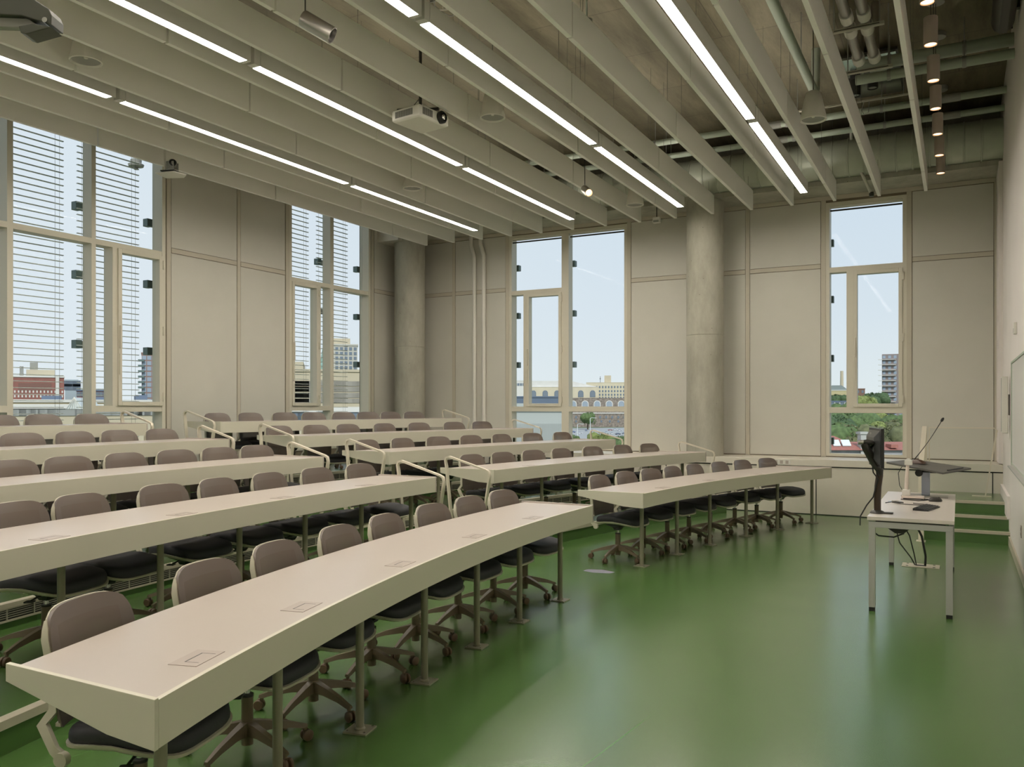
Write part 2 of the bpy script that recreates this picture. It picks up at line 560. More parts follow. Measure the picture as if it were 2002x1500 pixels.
b = MB()
for a, c, za, zb in wall_boxes(XL - .25, XR + .25, 0, ZC, WINB): b.box(a, c, YB, YB + .25, za, zb)
b.build('wall_back', M['wall_core'], kind='structure')
b = MB()
for a, c, za, zb in wall_boxes(YF - .2, YB + .25, 0, ZC, WINL): b.box(XL - .25, XL, a, c, za, zb)
b.build('wall_left', M['wall_core'], kind='structure')
MB().box(XR, XR + .2, YF - .2, YB, 0, ZC).build('wall_right', M['white_wall'], kind='structure')
MB().box(XL, XR, YF - .2, YF, 0, ZC).build('wall_front', M['white_wall'], kind='structure')
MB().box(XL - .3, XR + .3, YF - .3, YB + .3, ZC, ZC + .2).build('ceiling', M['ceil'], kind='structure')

# laminate wall panels with shadow joints, battens between them
tn = [8]
def trim(mb, mat, name=None, **k):
    o = mb.build(name or 'trim_%d' % tn[0], mat, kind='structure', **k); tn[0] += 1
    return o


ZJ = 3.79
def panels_back(xs, z0=.83, z1=4.80):
    for a, c in xs:
        for za, zb in ((z0, ZJ - .04), (ZJ + .04, z1)):
            trim(MB().box(a + .008, c - .008, YB - .013, YB, za, zb), M['panel'], 'wall_panel')
bat_b = [-9.70, -8.66, -7.475, -5.065, -3.03, -1.865, -.655, .478]
wd = {-7.475: .07, -5.065: .07, -1.865: .07, -.655: .07, -9.70: .08, .478: .07}
for x in bat_b:
    h = wd.get(x, .065) / 2
    trim(MB().box(x - h, x + h, YB - .02, YB, .82, 4.86), M['batten'])
for a, c in ((-9.66, -8.69), (-8.63, -7.51), (-5.03, -3.06), (-3.0, -1.90), (-.62, .443)):
    panels_back([(a, c)])
    trim(MB().box(a + .008, c - .008, YB - .018, YB, ZJ - .032, ZJ + .032), M['batten'])
trim(MB().box(XL, XR, YB - .03, YB, 4.81, 4.87), M['batten'])
trim(MB().box(XL, XR, YB - .012, YB, 4.95, ZC), M['concrete'], 'wall_upper')
for y0, y1 in ((8.05, 9.265), (9.33, 10.30), (12.66, 13.72), (3.3, 4.62)):
    for za, zb in ((.66, ZJ - .04), (ZJ + .04, 5.80)):
        trim(MB().box(XL, XL + .013, y0 + .008, y1 - .008, za, zb), M['panel'], 'wall_panel')
    trim(MB().box(XL, XL + .018, y0 + .008, y1 - .008, ZJ - .032, ZJ + .032), M['batten'])
for y, wdt in ((8.01, .07), (9.297, .06), (10.35, .08), (12.60, .08), (4.66, .07), (3.25, .08)):
    trim(MB().box(XL, XL + .02, y - wdt / 2, y + wdt / 2, .64, 5.8), M['batten'])


# concrete beam over the window wall, white bulkhead in the corner
trim(MB().box(XL, XR, 13.05, YB, 4.872, 4.945), M['concrete'], 'wall_beam')
trim(MB().box(XL, XL + .5, 12.75, 13.35, 4.72, 4.95), M['ledge'])

# ledge cabinet along the window wall
LZ = .816
trim(MB().box(XL, XR, 12.99, YB - .001, 0, LZ - .112).box(XL, XR, 13.03, YB - .001, LZ - .112, LZ - .10), M['ledge'], 'wall_ledge')
trim(MB().box(XL, XR, 12.97, YB - .001, LZ - .098, LZ), M['ledge'], 'wall_ledge_top', bevel=.004)
b = MB().box(XL, XR, 12.985, 13.05, LZ - .114, LZ - .096)
for x in (-6.4, -4.15, -1.862, .40):
    b.box(x - .006, x + .006, 12.986, 13.0, 0, LZ - .1)
b.box(-3.3, -.37, 12.98, 13.0, 0, .012)
trim(b, M['gap'])
# skirting of the right wall and the stair side
trim(MB().box(XR - .018, XR, YF, 11.2, 0, .10), M['nosing'], 'baseboard_right')
trim(MB().box(XR - .03, XR, 11.2, 12.97, .3, .56), M['white_wall'], 'baseboard_stair')
trim(MB().box(XR - .05, XR, 12.97, YB, .83, 4.9), M['white_wall'])
trim(MB().box(XL, XR, YF, YF + .018, 0, .10), M['nosing'], 'baseboard_front')

# ------------------------------------------------------------------ windows
def wmap(wall):
    """returns f(mb, s0,s1, z0,z1, d0,d1): d = depth outwards from the inner wall face"""
    if wall == 'back':
        return lambda mb, s0, s1, z0, z1, d0, d1, m=0: mb.box(s0, s1, YB + d0, YB + d1, z0, z1, m)
    return lambda mb, s0, s1, z0, z1, d0, d1, m=0: mb.box(XL - d1, XL - d0, s0, s1, z0, z1, m)


def window(n, wall, hole, mull, cells, casem):
    s0, s1, z0, z1 = hole
    F = wmap(wall)
    b = MB(); fw = .055
    F(b, s0, s0 + fw, z0, z1, -.012, .19); F(b, s1 - fw, s1, z0, z1, -.012, .19)
    F(b, s0 + fw, s1 - fw, z1 - fw, z1, -.01, .19); F(b, s0 + fw, s1 - fw, z0, z0 + .04, -.01, .19)
    for a, c, za, zb in mull: F(b, a, c, za, zb, -.006, .17)
    root = b.build('window_%d' % n, M['frame'], kind='structure')
    for a, c, za, zb in cells:
        g = MB(); F(g, a, c, za, zb, .148, .154); g.build('pane', M['glass'], root)
    for a, c, za, zb in casem:
        q = MB(); t = .055
        F(q, a, a + t, za, zb, -.03, .10); F(q, c - t, c, za, zb, -.03, .10)
        F(q, a + t, c - t, zb - t, zb, -.03, .10); F(q, a + t, c - t, za, za + t, -.03, .10)
        cs = q.build('casement', M['frame'], root, bevel=.004)
        g = MB(); F(g, a + t, c - t, za + t, zb - t, .05, .056); g.build('casement_pane', M['glass'], cs)
        h = MB(); zm = (za + zb) / 2
        for zz in (za + .12, zm, zb - .12):
            F(h, c - .005, c + .018, zz - .06, zz + .06, -.045, -.012) if wall == 'left' else F(h, c - .005, c + .018, zz - .06, zz + .06, -.045, -.012)
        h.build('hinges', M['frame'], cs)
        h = MB(); F(h, a + .012, a + .034, zm - .28, zm + .02, -.06, -.03); F(h, a + .012, a + .034, zm - .62, zm - .35, -.045, -.03)
        h.build('casement_handle', M['frame'], cs)
    return root


# window A (two bays) and window B on the window wall
A0, A1 = -7.44, -5.10
window(1, 'back', WINB[0],
       [(-6.36, -6.22, .87, 4.735), (-7.385, -6.36, 3.68, 3.76), (A0 + .055, -6.36, 1.51, 1.60), (-6.22, A1 - .055, 1.51, 1.60), (-7.14, -7.07, 1.60, 3.68)],
       [(-7.385, -6.36, 3.76, 4.735), (-7.385, -7.14, 1.60, 3.68), (-7.385, -6.36, .87, 1.51), (-6.22, -5.155, 1.60, 4.735), (-6.22, -5.155, .87, 1.51)],
       [(-7.07, -6.36, 1.60, 3.68)])
window(2, 'back', WINB[1],
       [(-1.775, -.745, 3.68, 3.76), (-1.775, -.745, 1.50, 1.59), (-1.53, -1.43, 1.59, 3.68)],
       [(-1.775, -.745, 3.76, 4.715), (-1.775, -1.53, 1.59, 3.68), (-1.775, -.745, .87, 1.50)],
       [(-1.43, -.745, 1.59, 3.68)])
# left wall: window D (three bays), window C (two bays), one unseen window added for daylight
window(3, 'left', WINL[0],
       [(5.77, 5.84, .90, 5.245), (6.84, 6.90, .90, 5.245), (4.775, 5.77, 3.68, 3.75), (5.84, 6.84, 3.68, 3.75), (6.90, 7.905, 3.68, 3.75),
        (4.775, 5.77, 1.53, 1.61), (6.90, 7.905, 1.53, 1.61), (7.14, 7.21, 1.61, 3.68), (5.43, 5.50, 1.61, 3.68)],
       [(4.775, 5.77, 3.75, 5.245), (5.84, 6.84, 3.75, 5.245), (6.90, 7.905, 3.75, 5.245), (5.84, 6.84, .90, 3.68), (4.775, 5.77, .90, 1.53), (6.90, 7.905, .90, 1.53), (6.90, 7.14, 1.61, 3.68), (5.50, 5.77, 1.61, 3.68)],
       [(7.21, 7.905, 1.61, 3.68), (4.775, 5.43, 1.61, 3.68)])
window(4, 'left', WINL[1],
       [(11.42, 11.51, .90, 5.245), (10.455, 11.42, 3.68, 3.75), (11.51, 12.495, 3.68, 3.75), (10.455, 11.42, 1.53, 1.61), (11.10, 11.17, 1.61, 3.68)],
       [(10.455, 11.42, 3.75, 5.245), (11.51, 12.495, 3.75, 5.245), (11.51, 12.495, .90, 3.68), (10.455, 11.42, .90, 1.53), (11.17, 11.42, 1.61, 3.68)],
       [(10.455, 11.10, 1.61, 3.68)])
window(5, 'left', WINL[2],
       [(-.05, .02, .90, 5.245), (1.6, 1.67, .90, 5.245), (-1.545, -.05, 3.68, 3.75), (.02, 1.6, 3.68, 3.75), (1.67, 3.145, 3.68, 3.75)],
       [(-1.545, -.05, .90, 5.245), (.02, 1.6, .90, 5.245), (1.67, 3.145, .90, 5.245)], [])

# roller blind cassettes at the window heads
for x0, x1, z, wl in ((-7.38, -6.37, 4.70, 'over the left bay of the wide window'), (-6.20, -5.16, 4.70, 'over the right bay of the wide window'), (-1.77, -.75, 4.68, 'at the head of the single right window')):
    rb = thing('roller_blind', 'rolled up blind with dark bar %s' % wl, 'roller blind', ((x0 + x1) / 2, YB + .05, z), group='roller blinds at the window heads')
    hx = (x1 - x0) / 2
    MB().cyl((-hx, 0, .03), (hx, 0, .03), .028, n=14).build('fabric_roll', M['white'], rb, smooth=40)
    MB().box(-hx, hx, -.03, -.018, -.045, -.02).build('bottom_bar', M['dark'], rb)

# exterior louvre blinds of the left windows
BI = 0
for y0, y1, words_ in ((4.80, 5.70, 'outside the leftmost bay at the picture edge'), (5.86, 6.74, 'outside the tall middle bay of the near left window'), (6.93, 7.86, 'outside the casement bay of the near left window'),
                       (10.47, 11.33, 'outside the casement bay of the far left window'), (11.54, 12.40, 'outside the undivided bay of the far left window')):
    eb = thing('exterior_blind', 'horizontal metal louvre blind %s' % words_, 'louvre blind', (XL - .42, (y0 + y1) / 2, 1.0), group='louvre blinds outside the left windows')
    h = (y1 - y0) / 2
    s = MB()
    z = -.15
    while z < 4.3:
        s.box(-.013, .013, -h, h, z, z + .010)
        z += .0815
    s.build('slats', M['slat'], eb)
    c = MB()
    for yy in (-h + .08, h - .10, h - .04): c.cyl((-.016, yy, -.15), (-.016, yy, 4.3), .0018, n=5)
    c.build('lift_cords', M['wire'], eb)

# small clamps of the outer facade, outside the glass
FB = [('middle bay of the near left window', 'L', 6.50, ((403, 'upper'), (537, 'middle'), (673, 'lower')), 150),
      ('casement bay of the near left window', 'L', 7.50, ((436, 'upper'), (556, 'middle'), (687, 'lower')), 289),
      ('casement bay of the far left window', 'L', 11.0, ((512, 'upper'), (608, 'middle')), 621),
      ('undivided bay of the far left window', 'L', 12.1, ((527, 'upper'), (620, 'middle'), (713, 'lower')), 697),
      ('left bay of the wide back window', 'B', -7.30, ((525, 'upper'), (618, 'middle'), (714, 'lower')), 1012),
      ('right bay of the wide back window', 'B', -6.15, ((516, 'upper'), (613, 'middle'), (713, 'lower')), 1121),
      ('single window right of the column', 'B', -1.77, ((476, 'upper'), (586, 'middle'), (701, 'lower'), (862, 'lowest')), 1624)]
for wd_, wl, s, vs, u in FB:
    for v, hh in vs:
        dd = .60
        if wl == 'L':
            d = ray(u, v); t = (XL - dd) / d[0]; p = Vector((XL - dd, d[1] * t, EYE + d[2] * t))
        else:
            d = ray(u, v); t = (YB + dd) / d[1]; p = Vector((d[0] * t, YB + dd, EYE + d[2] * t))
        f = thing('facade_clamp', '%s grey-green metal facade clamp outside the %s' % (hh, wd_), 'facade clamp', p, group='clamps of the outer facade')
        if wl == 'L':
            MB().box(-.05, .05, -.045, .045, -.055, .055).build('clamp_block', M['bracket'], f, bevel=.004)
            MB().box(-.02, .02, .045, .26, -.05, .045).build('arm', M['grey'], f)
        else:
            MB().box(-.05, .05, -.05, .05, -.055, .055).build('clamp_block', M['bracket'], f, bevel=.004)
            MB().box(-.16, -.05, -.02, .02, -.05, .045).build('arm', M['bracket'], f)
# exterior face strips the clamps hold
# columns
for nm, x, y, lab in (('column', -9.28, 13.17, 0), ('column', -3.59, 13.25, 1)):
    z0 = LZ - .06
    r = .292
    b = MB(); b.lathe([(r, -z0 * 0), (r, 2.72 - LZ), (r - .006, 2.725 - LZ), (r - .006, 2.735 - LZ), (r, 2.74 - LZ), (r, 4.872 - LZ)], n=64)
    o = b.build('column', M['concrete'], smooth=40, kind='structure', loc=(x, y, LZ))

# two white pipes down the back wall
for i, (u0, u1) in enumerate(((921, 927.5), (939.5, 946))):
    y = YB - .06
    def xx(u):
        d = ray(u, HOR); return d[0] * y / d[1]
    xa, xb = xx(u0), xx(u1)
    pts = [(xa, y, 5.0), (xa, y, 4.70), (xa + .01, y, 4.66), (xb - .01, y, 4.50), (xb, y, 4.46), (xb, y, LZ)]
    tag(MB().tube(pts, .038, 14).build('drain_pipe', M['white'], smooth=50),
        'white vertical pipe with a kink near its top on the back wall, %s' % ('left one' if i == 0 else 'right one'), 'pipe', 'white pipes on the back wall')
# ================================================================== ceiling things
ZS = 4.62          # underside of baffles and light strips
BX = [-.41 - .6 * i for i in range(16)]
even = [13.05, 11.95, 9.09, 6.24, 3.4, .55, -2.3]
odd = [13.05, 10.30, 7.57, 4.74, 1.9, -.94]
proto = {}
for i, x in enumerate(BX[:15]):
    js = even if i % 2 == 0 else odd
    for j in range(len(js) - 1):
        y1, y0 = js[j], js[j + 1] + .022
        L = round(y1 - y0, 3)
        if y1 < -.5: continue
        lab = 'white ceiling baffle panel, %s line from the right wall, %s panel from the window wall' % (ORD[i], ORD[j])
        if L not in proto:
            t = thing('ceiling_baffle', lab, 'ceiling baffle', (x, y1, ZS), group='white ceiling baffles')
            MB().box(-.022, .022, -L, 0, 0, .30).build('panel', M['baffle'], t, bevel=.0025)
            for yy in (-.25, -L + .25):
                if L < 1.2 and yy != -.25: continue
                MB().cyl((0, yy, .3), (0, yy, ZC - ZS), .0022, n=5).build('suspension_wire', M['wire'], t)
            proto[L] = (t, tree_of(t))
        else:
            t0, tr = proto[L]
            t = copy_tree(t0, tr)
            t.location = (x, y1, ZS); t['label'] = lab

# linear lights
LX = [-1.93, -3.71, -5.51, -7.31]
LS = [(9.04, 12.33), (5.47, 8.90), (1.90, 5.32), (-1.66, 1.75)]
lw = .045
lp = None
for i, x in enumerate(LX):
    for j, (y0, y1) in enumerate(LS):
        lab = 'lit linear ceiling light, %s line from the right wall, %s length from the window wall' % (ORD[i], ORD[j])
        key = j
        t = thing('linear_ceiling_light', lab, 'ceiling light', (x, y0, ZS), group='linear lights between the baffles')
        L = y1 - y0
        MB().box(-lw - .006, -lw, 0, L, -.004, .15).box(lw, lw + .006, 0, L, -.004, .15).box(-lw, lw, 0, L, .03, .08).box(-lw, lw, -.07, 0, .0, .15).box(-lw, lw, L, L + .04, 0, .15).build('housing', M['housing'], t)
        MB().box(-lw + .001, lw - .001, .002, L - .002, 0, .008).build('diffuser', M['glow'], t)
        MB().box(-lw + .01, lw - .01, .02, L - .02, .08, .084).build('upper_diffuser', M['uplight'], t)  # added upward glow, lifts the ceiling; not a known part of the light
        for yy in (.5, L - .5):
            MB().cyl((0, yy, .085), (0, yy, ZC - ZS), .002, n=5).box(-.012, .012, yy - .012, yy + .012, .085, .16).build('suspension_wire', M['wire'], t)

# row of bronze pendants near the right wall
pw = [5.55, 6.4, 7.15, 7.94, 8.69, 9.5, 10.3, 11.09]
p0 = None
for i, w_ in enumerate(reversed(pw)):
    y = (w_ - .1) / CY_
    lab = 'bronze cylinder pendant lamp beside the right wall, %s in its row from the window wall' % ORD[i]
    if p0 is None:
        t = thing('pendant_lamp', lab, 'pendant lamp', (-.215, y, 4.70), group='row of bronze pendants by the right wall')
        MB().lathe([(.049, .03), (.049, .0), (.056, .0), (.056, .235), (.0, .235)], n=24, open0=True).build('shade', M['pendant'], t, smooth=40)
        MB().lathe([(.0, .008), (.046, .008), (.046, .02), (0, .02)], n=20).build('lamp_lens', M['lamp'], t)
        MB().cyl((0, 0, .235), (0, 0, ZC - 4.70 - .05), .004, n=6).build('cord', M['dark'], t)
        MB().cyl((0, 0, ZC - 4.70 - .05), (0, 0, ZC - 4.70), .085, n=24).build('canopy', M['grey'], t, smooth=40)
        p0 = (t, tree_of(t))
    else:
        t = copy_tree(*p0); t.location = (-.215, y, 4.70); t['label'] = lab

# two dark pendants by the mirrored ceiling plate
for u, v, lab in ((1672, 188, 'left one'), (1706, 173, 'right one')):
    p = at_w(u, v, 10.6)
    t = thing('spot_cylinder', 'dark cylinder spotlight under the mirrored ceiling plate, %s of the two' % lab, 'spotlight', p, group='dark spotlights under the mirrored plate')
    MB().lathe([(.055, .04), (.055, .0), (.065, .0), (.065, .33), (0, .33)], n=20, open0=True).build('shade', M['dark'], t, smooth=40)
    MB().lathe([(0, .01), (.05, .01), (.05, .02), (0, .02)], n=16).build('lamp_lens', M['steel'], t)
    MB().cyl((0, 0, .33), (0, 0, ZC - p.z), .012, n=8).build('stem', M['dark'], t)

# bell shaped speakers hanging between the baffles
BS = [(168, 122, 'near the upper left corner of the photo', None), (963, 232, 'right of the ceiling projector', None), (806, 370, 'over the far left desks', None), (1241, 402, 'over the window beside the round column', None), (1590, 236, 'largest, below the grey-green pipe at the right', None)]
mids = [-.71 - .6 * i for i in range(15)]
bp = None
for k, (u, v, wd_, _) in enumerate(BS):
    zb = 4.63
    p = at_z(u, v, zb)
    t = thing('bell_speaker', 'white bell-shaped hanging loudspeaker, %s' % wd_, 'loudspeaker', p, group='bell speakers between the baffles')
    MB().lathe([(.118, .018), (.128, .0), (.135, .006), (.133, .03), (.118, .10), (.095, .22), (.075, .29), (.05, .31), (0, .31)], n=32, open0=True).build('shell', M['white'], t, smooth=50)
    MB().lathe([(0, .045), (.05, .05), (.1, .03), (.117, .016)], n=28, open1=True).build('cone', M['grey'], t, smooth=60)
    MB().lathe([(0, .03), (.016, .034), (.018, .05)], n=12).build('dust_cap', M['white'], t, smooth=60)
    MB().cyl((0, 0, .31), (0, 0, ZC - p.z), .006, n=6).build('hanger_cable', M['wire'], t)

# small cylinder sensor on a stem
p = at_z(1147, 60, 5.25)
t = thing('ceiling_sensor', 'small white cylinder sensor hanging on a grey stem near the top edge', 'sensor', p)
MB().lathe([(0, 0), (.05, 0), (.062, .008), (.062, .05), (0, .05)], n=24).build('sensor_lens', M['white'], t, smooth=40)
MB().lathe([(.056, .05), (.056, .105), (.02, .125), (0, .125)], n=24).build('sensor_body', M['grey'], t, smooth=40)
MB().cyl((0, 0, .12), (0, 0, ZC - p.z), .011, n=8).build('stem', M['pipe'], t)

# two steel spotlights on cords
def spot(p, direc, label, lit, k=1.0):
    t = thing('cord_spotlight', label, 'spotlight', p, group='steel spotlights on cords')
    d = Vector(direc).normalized()
    rot = d.to_track_quat('Z', 'Y').to_matrix()
    MB().lathe([(r_ * k, z_ * k) for r_, z_ in ((0, -.10), (.05, -.10), (.052, -.09), (.052, .11), (.045, .11), (.043, .07))], n=28, rot=rot, open1=True).build('body', M['steel'], t, smooth=40)
    MB().lathe([(0, .085 * k), (.042 * k, .085 * k)], n=20, rot=rot, open1=True).build('lamp_lens', M['lamp'] if lit else M['dark'], t)
    a = (-d * .085 + Vector((0, 0, .045))) * k
    MB().cyl(a, (a.x, a.y, ZC - p.z), .005, n=6).build('cord', M['dark'], t)
spot(at_w(620, 52, 6.25), (.75, .40, -.50), 'brushed steel cylinder spotlight tilted to the right, near the top edge of the photo', False, 1.22)
spot(at_w(1147, 373, 10.9), (.55, -.62, -.45), 'small lit steel spotlight on a cord in front of the baffles above the wide window', True)

# projector
pc = at_w(822, 233, 8.5)
t = thing('ceiling_projector', 'white ceiling projector with black mount and lens facing right', 'projector', pc, radians(-8))
MB().loft([[(sx_ * w2, sy_ * d2, z) for sx_, sy_ in ((-1, -1), (1, -1), (1, 1), (-1, 1))] for z, w2, d2 in ((-.065, .165, .20), (-.05, .185, .22), (.05, .185, .22), (.062, .17, .205))]).build('case', M['white'], t, bevel=.006)
rX = Matrix.Rotation(pi / 2, 3, 'Y')
MB().lathe([(.062, -.01), (.062, .03), (.048, .045), (.046, .02), (0, .02)], c=(.185, .10, .005), n=28, rot=rX).build('lens_ring', M['black'], t, smooth=40)
MB().lathe([(.028, .0), (.024, .03), (0, .036)], c=(.195, .10, .005), n=20, rot=rX).build('lens', M['chrome'], t, smooth=60)
for nm, bx in (('vent', (.184, .187, -.17, -.02, -.03, .04)), ('vent', (-.14, .10, -.2215, -.219, -.03, .035))):
    b = MB()
    x0, x1, y0, y1, z0, z1 = bx
    if x1 - x0 < .01:
        for q in range(15): b.box(x0, x1, y0 + q * .01, y0 + q * .01 + .005, z0, z1)
    else:
        for q in range(24): b.box(x0 + q * .01, x0 + q * .01 + .005, y0, y1, z0, z1)
    b.build(nm, M['dark'], t)
MB().box(-.10, .10, -.09, .09, .062, .075).box(-.03, .03, -.03, .03, .075, .13).obox((-.05, -.04, .11), (.11, .02, .0), (0, .012, 0), (0, 0, .012)).obox((.04, .05, .10), (.12, .05, 0), (-.006, .014, 0), (0, 0, .012)).cyl((-.20, -.13, .095), (-.05, -.06, .10), .014, n=8).build('mount_bracket', M['black'], t)
MB().cyl((0, 0, .13), (0, 0, ZC - pc.z), .016, n=10).build('mount_pole', M['dark'], t)
MB().tube([(-.15, 0, .06), (-.12, .02, .16), (-.02, .01, .22), (-.005, .015, .5)], .004, 6).build('cable', M['black'], t)

# junction box with loops of cable on the ceiling
p = at_z(866, 20, 5.30)
t = thing('junction_box', 'dark ceiling box with loose loops of white cable above the second light line', 'junction box', (p.x, p.y, 5.30))
MB().box(-.12, .12, -.09, .09, .16, .25).build('box_case', M['dark'], t)
MB().tube([(.1 * cos(a) * (1 + .3 * sin(3 * a)), .16 * sin(a), .05 + .04 * cos(2 * a)) for a in [i * .35 for i in range(36)]], .006, 6).build('cable_loops', M['grey'], t, smooth=60)
MB().tube([(-.30, .05, -.02), (-.1, .0, .02), (.12, .03, .0), (.30, -.02, .05)], .008, 6).cyl((0, 0, 0), (0, 0, .25), .004, n=5).cyl((.08, 0, .25), (.08, 0, .55), .006, n=6).build('cable_tail', M['white'], t, smooth=60)

# pan tilt camera on a tray
p = at_w(337, 338, 10.2)
t = thing('tracking_camera', 'pan-tilt camera with black lens on a white shelf before the left windows', 'camera', p, radians(20))
MB().prism([(-.16, -.11), (.10, -.13), (.17, .02), (.08, .13), (-.15, .12)], -.03, -.018).build('shelf', M['white'], t)
MB().box(-.10, .08, -.10, .10, -.002, .012).cyl((-.1, -.05, -.018), (-.1, -.05, .0), .012, n=8).cyl((.07, .05, -.018), (.07, .05, .0), .012, n=8).build('base_plate', M['dark'], t)
MB().lathe([(.062, .012), (.066, .03), (.05, .055), (0, .06)], n=24).build('turntable', M['steel'], t, smooth=40)
for s_ in (-1, 1): MB().box(-.05, .05, .054 * s_ - .006, .054 * s_ + .006, .03, .13).build('yoke_arm', M['grey'], t, bevel=.006)
cdir = Vector((.55, -.80, .05)).normalized()
rc = cdir.to_track_quat('Z', 'Y').to_matrix()
MB().lathe([(0, -.06), (.045, -.055), (.05, -.03), (.05, .05), (.042, .065), (.036, .05), (0, .045)], c=(0, 0, .105), n=28, rot=rc).build('camera_head', M['grey'], t, smooth=40)
MB().lathe([(.041, .055), (.041, .07), (.03, .072), (.02, .058), (0, .055)], c=(0, 0, .105), n=24, rot=rc).build('lens', M['black'], t, smooth=40)
MB().cyl((-.11, .02, -.02), (-.11, .02, ZC - p.z), .012, n=10).build('support_pole', M['white'], t, smooth=40)

# solid bell outside the near left window, stands in for a speaker's reflection
p = at_w(266, 322, 13.2)
t = thing('outdoor_fitting', 'pale grey bell-shaped fitting seen outside the upper left window', 'outdoor fitting', p)
MB().lathe([(0, -.085), (.03, -.08), (.035, -.04), (.11, -.03), (.12, .0), (.08, .02), (.085, .07), (.06, .09), (0, .09)], n=24).build('fitting_body', M['grey'], t, smooth=40)
MB().cyl((0, 0, .09), (0, 0, 1.6), .012, n=8).build('stem', M['grey'], t)

# ------------------------------------------------------------------ services under the concrete
b = MB().cyl((XL + .3, 13.03, 5.22), (XR, 13.03, 5.22), .27, n=48)
tag(b.build('round_duct', M['duct'], smooth=40), 'large pale green-grey round air duct running along the window wall above the baffles', 'air duct')
dd = bpy.data.objects['round_duct']
x = XR - .25
while x > XL + .6:
    MB().lathe([(.272, -.012), (.282, -.006), (.282, .006), (.272, .012)], c=(x, 13.03, 5.22), n=40, rot=rX).build('seam_ring', M['duct'], dd, smooth=30)
    x -= .21
for k, (y, z, r, lab) in enumerate(((12.0, 5.53, .045, 'lower grey-green pipe crossing under the concrete in front of the duct'), (12.52, 5.47, .042, 'grey-green pipe crossing just in front of the round duct'),
                                    (10.35, 5.36, .055, 'thick grey-green pipe crossing towards the right wall, lower of the close pair'), (10.45, 5.55, .07, 'thick grey-green pipe crossing towards the right wall, upper of the close pair'))):
    x0 = XL + .2 if k < 2 else -1.05
    p = tag(MB().cyl((x0, y, z), (XR, y, z), r, n=18).build('service_pipe', M['pipe'], smooth=40), lab, 'pipe')
    for x in ((-8.2, -6.1, -4.0, -2.1, -.9) if k < 2 else (-.7, .05)):
        MB().cyl((x, y, z), (x, y, ZC), .006, n=6).lathe([(r + .008, -.02), (r + .008, .02)], c=(x, y, z), n=14, rot=rX).build('pipe_hanger', M['grey'], p)
    if k in (0, 1):
        for xc in (-.1, -2.3): MB().cyl((xc - .12, y, z), (xc + .12, y, z), r + .008, n=18).build('coupling', M['grey'], p, smooth=40)
# pipe running with the baffles, ends over the bell speaker
pa = tag(MB().tube([(-1.50, YF, 5.30), (-1.50, 10.3, 5.30), (-1.50, 10.42, 5.36), (-1.50, 10.45, ZC)], .05, 16).build('sprinkler_pipe', M['pipe'], smooth=50),
         'long grey-green pipe running parallel to the baffles towards the large bell speaker', 'pipe')
for y in (2.0, 4.5, 7.0, 9.4): MB().cyl((-1.5, y, 5.3), (-1.5, y, ZC), .006, n=6).build('pipe_hanger', M['grey'], pa)
# short kinked branch pipe by the baffle ends
q0 = at_w(1664, 297, 12.0); q1 = at_w(1704, 380, 12.0)
b = MB().tube([(q0.x, q0.y, q0.z + .5), (q0.x, q0.y, q0.z), (q0.x + .02, q0.y + .03, q0.z - .03), (q1.x, q1.y, q1.z)], .022, 10)
tag(b.build('branch_pipe', M['white'], smooth=50), 'thin pale branch pipe slanting down between the baffles to the window head', 'pipe')
MB().lathe([(.03, -.03), (.036, 0), (.03, .03), (0, .03)], c=q1, n=14).build('end_cap', M['dark'], bpy.data.objects['branch_pipe'], smooth=40)

# insulated pipe pair with collars on strut hangers
for x, zz, lab in ((-.93, 5.25, 'left'), (-.78, 5.25, 'right')):
    t = thing('insulated_pipe', 'shiny metal-clad pipe with pale collars, %s of the pair near the top right' % lab, 'pipe', (x, 0, zz), group='metal-clad pipe pair')
    yend = 9.45
    MB().cyl((0, YF + .02, 0), (0, yend, 0), .048, n=24).build('cladding', M['steel'], t, smooth=40)
    MB().tube([(0, yend, 0), (0, yend + .05, .01), (0, yend + .09, .05), (0, yend + .10, ZC - zz - .002)], .044, 16).build('elbow', M['steel'], t, smooth=60)
    for y in (3.2, 5.0, 6.8, 8.28, 8.60, 9.35):
        MB().cyl((0, y, 0), (0, y + .16, 0), .060, n=24).build('collar', M['white'], t, smooth=40)
for i, y in enumerate((8.50, 9.62)):
    t = thing('strut_hanger', 'perforated metal strut under the pipe pair, %s one' % ('nearer the camera' if i == 0 else 'farther'), 'pipe hanger', (-.855, y, 5.20), group='struts under the pipe pair')
    b = MB().box(-.24, .24, -.02, .02, -.03, 0)
    b.build('strut', M['grille'], t)
    for s_ in (-.2, .2): MB().cyl((s_, 0, -.03), (s_, 0, ZC - 5.20), .007, n=6).build('threaded_rod', M['grey'], t)
    MB().box(-.2, .2, -.021, .021, -.02, -.012).build('slots', M['dark'], t)
# mirrored access plate in the ceiling
p = at_z(1700, 152, 5.72)
t = thing('mirrored_plate', 'square mirror-like metal plate with a dark frame on the concrete, behind the pipe pair', 'ceiling plate', (p.x, p.y, 5.72))
MB().box(-.36, .36, -.72, .72, .02, .05).build('backing', M['dark'], t)
for bx in ((-.34, -.05, -.70, -.1), (.0, .34, -.70, -.3), (-.34, .34, .12, .69), (.02, .22, -.22, .02)):
    MB().box(bx[0], bx[1], bx[2], bx[3], .0, .02).build('mirror_panel', M['chrome'], t)
MB().cyl((-.3, -.3, .04), (-.3, -.3, .13), .01, n=6).cyl((.3, .3, .04), (.3, .3, .13), .01, n=6).build('fixings', M['dark'], t)
